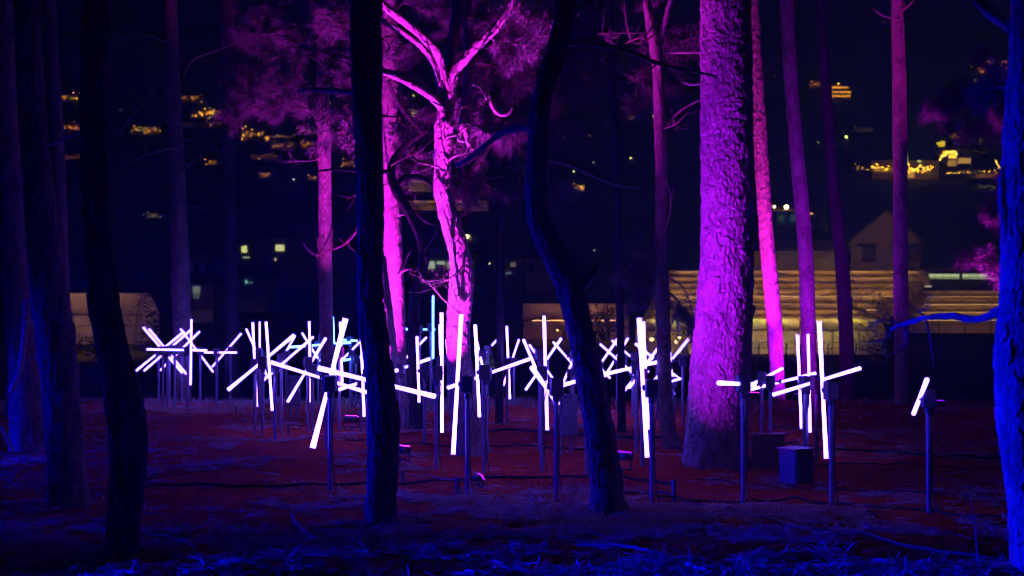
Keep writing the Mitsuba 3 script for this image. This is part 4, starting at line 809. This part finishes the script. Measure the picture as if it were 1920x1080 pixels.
FAR = [('warm lit house far up at the left with a cold lamp row', 110, 152, 190, 177, 6, WARM, 1.3, 1, .2), ('lit terrace below the far left warm house', 112, 158, 249, 232, 6, AMBER, .55, 2, 0),
       ('row of warm lit sheds on the far slope, left', 244, 300, 252, 236, 7, WARM, .9, 3, .1), ('bright warm lit villa on the far slope at left', 355, 414, 223, 206, 7, WARM, 2.2, 4, .15), ('dim brown roof below the bright left villa', 338, 412, 240, 228, 4, AMBER, .12, 5, 0),
       ('two small lit huts above the bright left villa', 336, 372, 192, 178, 4, WARM, .5, 6, 0), ('warm lit row house right of the bright left villa', 452, 500, 262, 242, 6, WARM, .9, 7, 0), ('longer warm lit row house on the far slope', 495, 550, 264, 254, 7, WARM, 1.0, 8, 0),
       ('dim brown shed roof on the far slope, left of the purple trunk', 505, 552, 282, 266, 3, AMBER, .22, 9, 0), ('dim brown shed roof touching the slim purple trunk', 562, 588, 280, 264, 2, AMBER, .3, 10, 0), ('faint lit hut in the middle of the left slope', 390, 406, 309, 300, 2, AMBER, .5, 11, 0),
       ('faint lit hut left of the slim purple trunk', 484, 502, 334, 323, 3, AMBER, .3, 12, 0), ('small warm hut beside the slim purple trunk', 576, 592, 338, 330, 2, AMBER, .3, 13, 0), ('warm lit hut between near dark trunk and slim purple trunk', 640, 672, 312, 300, 4, AMBER, .6, 14, 0),
       ('white lit house behind the branches right of the near dark trunk', 768, 788, 217, 205, 4, WHITE, .9, 15, .4), ('warm lit house behind the S-shaped trunk, upper part', 1040, 1074, 207, 195, 5, WARM, 1.4, 16, 0), ('warm lit hut right of the S-shaped trunk', 1076, 1096, 358, 346, 4, WARM, .9, 17, 0),
       ('faint lit hut high behind the slim forked trunk', 1180, 1190, 224, 214, 2, WARM, .4, 18, .5), ('cluster of lit houses high at the right edge, lower row', 1836, 1898, 137, 124, 8, AMBER, 1.1, 19, 0), ('cluster of lit houses high at the right edge, upper row', 1836, 1896, 121, 112, 7, AMBER, .9, 20, .15),
       ('warm lit shop right of the restaurant, below the bulbs', 1830, 1880, 338, 325, 5, AMBER, .25, 31, .3), ('pale lit yard building below the golden bulbs', 1838, 1876, 358, 346, 4, COLD, .18, 32, .8), ('lit huts left of the restaurant trees', 1606, 1634, 320, 309, 4, WARM, .9, 33, 0),
       ('house with dim lights above the lit sign', 1790, 1816, 262, 250, 3, AMBER, .25, 34, 0), ('dim grey hall roof above the restaurant at the right edge', 1836, 1880, 272, 250, 2, WHITE, .04, 35, 0), ('lit hut between violet trunk and almost black trunk', 1520, 1546, 164, 154, 3, AMBER, .7, 36, 0),
       ('dim lit shed in the middle left valley', 470, 520, 300, 290, 3, AMBER, .2, 37, 0), ('warm hut beside the slim purple trunk top lights', 560, 590, 252, 240, 3, WARM, .5, 38, 0), ('dim lit house between second and nearest left trunks', 118, 150, 300, 288, 3, AMBER, .15, 39, 0), ('cold lit house in the left valley by the straight blue trunk', 274, 296, 410, 400, 3, WHITE, .25, 40, .5),
       ('dim roofed house left of the house trunk', 1608, 1640, 247, 238, 3, WHITE, .06, 21, 0)]
for lab, x0, x1, yb, ye, n, rgb, lv, sd, cold in FAR:
    lit_row(lab, x0, x1, yb, ye, n + 2, rgb, lv * 1.5, sd, cold=cold)
greenhouse('small bright yellow greenhouse between the magenta trunk and pink tree', X(752, 262), X(812, 262), 262, Z(352, 262), 0.9, 1.0, 7, 4, 2, 60, WARM)
greenhouse('brown lit greenhouse roof below the small bright yellow one', X(755, 232), X(915, 232), 232, Z(394, 232), 0.9, 1.1, 7, 5, 2, 22, WARM)
greenhouse('thin orange lit greenhouse roof left of the slim purple trunk', X(560, 210), X(602, 210), 210, Z(446, 210), 0.3, 0.6, 6, 3, 1, 26, (1.0, 0.4, 0.1))
# the pagoda of lights
t, Yk = house('lit pagoda-like tower with three rows of golden lights', 1560, 1597, 188, 159, None, depth=8, name='far_tower', cat_='tower', lamps=[(1573, 156.5, 1.6, WHITE, 5.0)])
g = np.random.default_rng(8)
for (xa, xb, y_, n) in ((1561, 1592, 163, 9), (1561, 1597, 172, 11), (1561, 1596, 179, 11)):
    for k in range(n):
        x = xa + (xb - xa) * (k + .5) / n
        key = part(t, 'window', quad_on_x(X(x - 1.3, Yk), X(x + 1.3, Yk), Yk - 0.05, Z(y_ + 1.9, Yk), Z(y_ - 1.7, Yk), 0.2), 'm_lens'); scene[key]['emitter'] = emit(np.array((1.0, 0.62, 0.14)) * g.uniform(0.5, 2.2), 0.02)
    part(t, 'eave', box(X((xa + xb) / 2, Yk), Yk + 3, Z(y_ - 3.2, Yk), X(xb + 3, Yk) - X(xa - 3, Yk), 10, 0.3), 'm_roof')
def light_string(label, pts, n, r, rgb, lv, seed=0, Y=None):
    """Festoon bulbs on a wire between far points given in pixels."""
    g = np.random.default_rng(seed)
    t = thing('string_light', label, 'string lights')
    Y = far_ground(pts[0][0], pts[0][1] + 6)[1] if Y is None else Y
    q = smooth_path([P(x, y, Y) for x, y in pts], 60)
    part(t, 'wire', tube(q, 0.03, 4, 30), 'm_dark')
    ms = []
    for u in np.linspace(0, 1, n):
        m = trimesh.creation.icosphere(subdivisions=1, radius=r * Y / F * g.uniform(0.35, 0.95)); m.apply_translation(q[int(np.clip(u + g.normal(0, 0.6 / n), 0, 1) * 59)] + [0, -0.1, -0.15 + g.normal(0, 0.22)]); ms.append(m)
    key = part(t, 'bulbs', cat(ms), 'm_lens', kind='stuff'); scene[key]['emitter'] = emit(np.array(rgb) * lv, 0.05)
    part(t, 'mast', cat([rod(q[k] - [0, 0, 3.0], q[k], 0.06, sides=5) for k in (0, 59)]), 'm_dark')
YR = far_ground(1700, 336)[1] - 5
light_string('row of golden bulbs along the lower edge of the lit restaurant roof', [(1775, 324), (1800, 322), (1822, 321)], 14, 1.5, (1.0, 0.6, 0.12), 2.6, 1, YR)
light_string('row of separate golden bulbs right of the lit restaurant', [(1828, 321), (1850, 320), (1876, 319)], 10, 1.6, (1.0, 0.65, 0.2), 2.6, 2, YR)
light_string('slanted bright string of bulbs at the far right of the restaurant', [(1868, 299), (1872, 306), (1878, 313), (1886, 319)], 9, 2.2, (1.0, 0.75, 0.4), 3.5, 3, YR)
light_string('bulbs swagged in front of the restaurant, left part', [(1637, 314), (1645, 309), (1655, 312), (1667, 312)], 12, 2.2, WARM, 3.2, 4, YR)
light_string('bulbs swagged in front of the restaurant, middle part', [(1703, 305), (1708, 312), (1716, 317), (1728, 309), (1733, 315), (1746, 311)], 20, 2.4, WARM, 3.6, 5, YR)
light_string('descending chain of lamps left of the pagoda tower', [(1454, 138), (1458, 146), (1470, 152), (1500, 158), (1538, 161)], 9, 1.5, AMBER, 1.8, 6)
light_string('dim line of bulbs along the dark roof of the restaurant', [(1798, 277), (1825, 281), (1853, 285)], 16, 0.8, WARM, .35, 7, YR)
light_string('bulbs around the trees left of the restaurant', [(1618, 312), (1626, 318), (1634, 313), (1642, 318), (1654, 314), (1672, 316)], 16, 1.5, WARM, 1.6, 8, YR)
light_string('dense bulbs between the purple trunk and the restaurant', [(1702, 318), (1710, 322), (1718, 318), (1730, 320), (1742, 314), (1752, 312)], 24, 1.9, WARM, 2.6, 9, YR)
light_string('bulbs along the upper restaurant wing', [(1764, 296), (1772, 287), (1782, 283), (1796, 287)], 14, 2.2, (1.0, .75, .4), 3.5, 10, YR)
light_string('white blue bulbs hanging down beside the purple trunk', [(1702, 282), (1702.5, 294), (1703, 306)], 12, 1.3, COLD, .9, 11, YR)
t, Yk = house('lit restaurant hall with warm glowing front', 1636, 1762, 336, 300, None, depth=10, windows=[(1702, 1716, 318, 333, WARM, .5), (1680, 1700, 312, 326, WARM, .3), (1640, 1672, 315, 322, WARM, .2), (1722, 1728, 300.5, 303.5, COLD, 1.2), (1736, 1748, 318, 326, AMBER, .12)])
t, Yk = house('bright upper restaurant wing with pale lit walls', 1766, 1822, 318, 281, None, depth=10, windows=[(1770, 1794, 283, 288, WARM, 2.6), (1780, 1794, 290, 296, WARM, 2.4), (1764, 1770, 290, 295, WARM, 1.4), (1796, 1821, 296, 306, (1.0, .72, .5), .45), (1778, 1794, 300, 311, (1.0, .72, .5), .35)])
t = thing('lit_sign', 'small glowing yellow shop sign above the restaurant', 'sign')
for k, (a, b, c, d) in enumerate(((1755, 1762, 267, 272), (1762, 1770, 265, 275), (1758, 1768, 271, 275.5))):
    key = part(t, 'panel', quad_on_x(X(a, Yk), X(b, Yk), Yk - 1 - 0.1 * k, Z(d, Yk), Z(c, Yk), 0.08), 'm_lens'); scene[key]['emitter'] = emit((0.75, 0.68, 0.02), 0.03)
part(t, 'stand', rod([X(1762, Yk), Yk - 0.8, Z(285, Yk)], [X(1762, Yk), Yk - 0.8, Z(273, Yk)], 0.1), 'm_dark')

def street_lamp(label, x, y, r, rgb, lv, drop=14, Y=None):
    Y = far_ground(x, y + drop)[1] if Y is None else Y
    t = thing('street_lamp', label, 'street lamp', 'street lamps in the valley')
    p = P(x, y, Y)
    part(t, 'pole', tube([p + [0.5, 0.1, -drop * Y / F - 0.5], p + [0.5, 0.1, -0.4], p + [0.3, 0.05, 0.15], p + [0, 0, 0.18]], [0.07, 0.06, 0.05, 0.04], 6), 'm_metal', smooth=True)
    bulb(t, p, r * Y / F, rgb, lv, w=4.0 if lv > 100 else 0.05)
    m = trimesh.creation.icosphere(subdivisions=2, radius=1.25 * r * Y / F); m.vertices[:, 2] = np.abs(m.vertices[:, 2]) * 0.5
    m.apply_translation(p + [0, 0, r * Y / F * 0.6]); part(t, 'shade', m, 'm_dark')
for args in [('warm street lamp below the gabled house, hidden behind the purple trunk', 1690, 404, 3.5, (1, .6, .3), 330, 135, 132), ('warm street lamp right of the forked pink tree', 875, 443, 4.2, (1.0, .8, .35), 5, 26, 122), ('white lamp under the pale tent behind the middle bars', 1007, 666, 4.2, (.8, 1, .95), 8, 12, 70), ('white lamp beside the pale panel behind the middle bars', 912, 690, 4.2, (.8, 1, .85), 8, 14, 62),
             ('warm lamp left of the slim forked trunk, near the greenhouses', 1222, 636, 3.6, (1, .7, .3), 4, 18, 84), ('warm lamp right of the slim forked trunk, upper of two', 1273, 633, 3.2, (1, .72, .35), 4, 20, 84), ('warm lamp right of the slim forked trunk, lower of two', 1268, 641, 3.2, (1, .72, .35), 4, 14, 83),
             ('tiny lamp at the edge of the dim orange greenhouse', 1045, 619, 2.2, (1, .62, .2), 2.5, 8, 96), ('cyan white lamp on the dark slope right of the almost black trunk', 1588, 256, 2.6, (.55, 1, 1), 6, 10, None), ('small white lamp high at the right', 1832, 150, 1.8, WHITE, 3, 6, None),
             ('small cold lamp above the restaurant', 1780, 248, 1.7, COLD, 3, 7, None), ('small faint lamp left of the cyan white lamp', 1535, 266, 1.6, COLD, .8, 6, None), ('cold lamp far behind the S-shaped trunk, upper', 1057, 258, 1.6, COLD, 1.5, 6, None), ('cold lamp far behind the S-shaped trunk, lower', 1076, 321, 2.0, COLD, 1.6, 6, None),
             ('white lamp left of the slim forked trunk, middle height', 1183, 296, 2.0, WHITE, 2, 8, None), ('white lamp left of the slim forked trunk, upper', 1225, 217, 1.6, WHITE, 2, 7, None), ('faint lamp between the two cold lamps', 1105, 253, 1.5, AMBER, 1, 6, None), ('faint white lamp right of the S-shaped trunk', 1113, 304, 1.5, COLD, .8, 6, None),
             ('yellow lamp just left of the slim purple trunk', 588, 320, 1.8, (1, .6, .2), 3, 8, None), ('white lamp left of the slim purple trunk', 550, 336, 1.5, COLD, 2, 7, None), ('white lamp above the row of far left sheds', 276, 235, 1.5, COLD, 3, 6, None), ('warm lamp right of the stall with blue tin walls', 1522, 400, 2.2, AMBER, 2, 10, None),
             ('white lamp beside the magenta trunk top', 775, 178, 2.4, (.7, 1, .9), .8, 8, None), ('white lamp behind needle branch of the slim purple trunk', 618, 192, 1.5, COLD, 1.5, 6, None), ('red beacon lamp behind the needle branch', 628, 202, 1.3, (1, .05, .05), .6, 6, None), ('small lamp beside the beige house porch', 918, 494, 1.6, WHITE, 1.5, 8, 119),
             ('cold lamp behind the second leaning left trunk', 224, 205, 1.2, WHITE, .6, 6, None), ('small lamp on the slope behind the slim forked trunk', 1114, 469, 1.2, WHITE, 1, 6, None), ('faint lamp high at the right edge', 1824, 124, 1.4, COLD, .6, 6, None)]:
    street_lamp(*args)
t = thing('tent', 'pale tent roof behind the middle light bars', 'tent')
Yt = 70.5
v = np.array([P(958, 674, Yt), P(1016, 668, Yt), P(1016, 676, Yt + 3), P(958, 682, Yt + 3), P(975, 655, Yt + 1.5), P(1002, 651, Yt + 1.5)])
part(t, 'canopy', (v, np.array([[0, 1, 5], [0, 5, 4], [2, 3, 4], [2, 4, 5], [0, 4, 3], [1, 2, 5]])), 'm_tarp')
part(t, 'poles', cat([rod(p_, p_ - [0, 0, 1.2], 0.04, sides=6) for p_ in v[:4]]), 'm_metal', kind='stuff')
t = thing('plastic_screen', 'pale plastic screen lit by the lamp behind the middle bars', 'screen')
part(t, 'sheet', box(X(912, 63), 63, Z(674, 63), X(926, 63) - X(898, 63), 0.05, 0.85), 'm_tarp'); part(t, 'frame', cat([rod([X(x, 63), 63, Z(695, 63)], [X(x, 63), 63, Z(656, 63)], 0.03) for x in (897, 927)]), 'm_metal')
# fence in front of the lowest greenhouse, dark bushes along the valley
def bush(label, x, yb, w, h, Y, seed, n=500, size=0.25):
    g = np.random.default_rng(seed); t = thing('bush', label, 'bush')
    c = np.array([X(x, Y), Y, Z(yb, Y)]); W, Hh = w * Y / F / 2, h * Y / F
    u = g.normal(size=(n, 3)) * [0.42, 0.42, 0.3]; u[:, 2] = np.abs(u[:, 2] + 0.35)
    p = c + u * [W * 1.3, W * 1.3, Hh * 1.15]
    d = g.normal(size=(n, 2, 3)); d /= np.linalg.norm(d, axis=2, keepdims=True)
    s = size * g.uniform(0.5, 1.2, (n, 1))
    v = np.stack([p, p + d[:, 0] * s, p + d[:, 0] * s * 0.5 + d[:, 1] * s * 0.5], 1).reshape(-1, 3)
    part(t, 'leaves', (v, np.arange(3 * n).reshape(-1, 3)), 'm_leaf', kind='stuff')
    part(t, 'stems', cat([rod(c - [0, 0, 0.3], p[k], 0.03, 0.01, 5) for k in range(14)]), 'm_twig', kind='stuff')
for k, a in enumerate([('dark bush in front of the yellow greenhouses, right of the almost black trunk', 1652, 676, 110, 62, 88, 1, 900), ('small dark bush against the yellow roofs, left', 1595, 580, 30, 60, 108, 2, 260), ('small dark bush against the yellow roofs, right', 1640, 610, 44, 66, 107, 3, 360), ('dark bush before the dim orange greenhouse', 1130, 632, 70, 66, 90, 4, 700),
                       ('dark bush right of the beige porch house', 893, 524, 28, 52, 116, 5, 400), ('dark hedge in front of the beige porch house', 838, 540, 110, 34, 112, 6, 800), ('dark bush right of the brown left greenhouse', 292, 660, 70, 110, 86, 7, 900), ('dark tall bush left of the huge trunk', 1300, 640, 50, 90, 90, 8, 600),
                       ('dark bush at the foot of the brown left greenhouse', 180, 665, 110, 34, 84, 9, 700), ('dark bush below the restaurant', 1700, 352, 80, 26, 300, 10, 700, 0.8), ('dark bush under the golden bulbs', 1800, 352, 60, 28, 300, 11, 600, 0.8), ('dark bush on the slope left of the gabled house', 1545, 470, 60, 60, 150, 12, 600, 0.4)]):
    bush(*a)
t = thing('fence', 'dark post and wire fence below the yellow greenhouse front', 'fence')
for x in range(1395, 1700, 26):
    part(t, 'post', rod([X(x, 90), 90, Z(685, 90)], [X(x + 2, 90), 90, Z(643 + (x * 7) % 5, 90)], 0.05, sides=5), 'm_dark')
for y in (652, 664):
    part(t, 'wire', rod([X(1395, 90), 90, Z(y, 90)], [X(1680, 90), 90, Z(y + 2, 90)], 0.02, sides=4), 'm_dark')
t = thing('path_edge', 'pale kerb line of a path on the dark slope at left', 'kerb')
part(t, 'kerb', tube([P(360, 583, 102), P(395, 580, 103), P(422, 575, 105)], 0.07, 4), 'm_wall_grey')

# ---------------------------------------------------------------- night haze
scene['haze_air'] = {'type': 'homogeneous', 'albedo': {'type': 'rgb', 'value': [0.95, 0.95, 0.95]}, 'sigma_t': HAZE, 'phase': {'type': 'hg', 'g': 0.6}}
scene['haze'] = {'type': 'cube', 'to_world': T().translate([0, 380, 120]).scale([1500, 1480, 190]), 'bsdf': {'type': 'null'}, 'interior': {'type': 'ref', 'id': 'haze_air'}}
scene['camera']['medium'] = {'type': 'ref', 'id': 'haze_air'}
labels['haze'] = {'label': 'thin night haze over the clearing and the valley', 'category': 'haze', 'kind': 'stuff'}
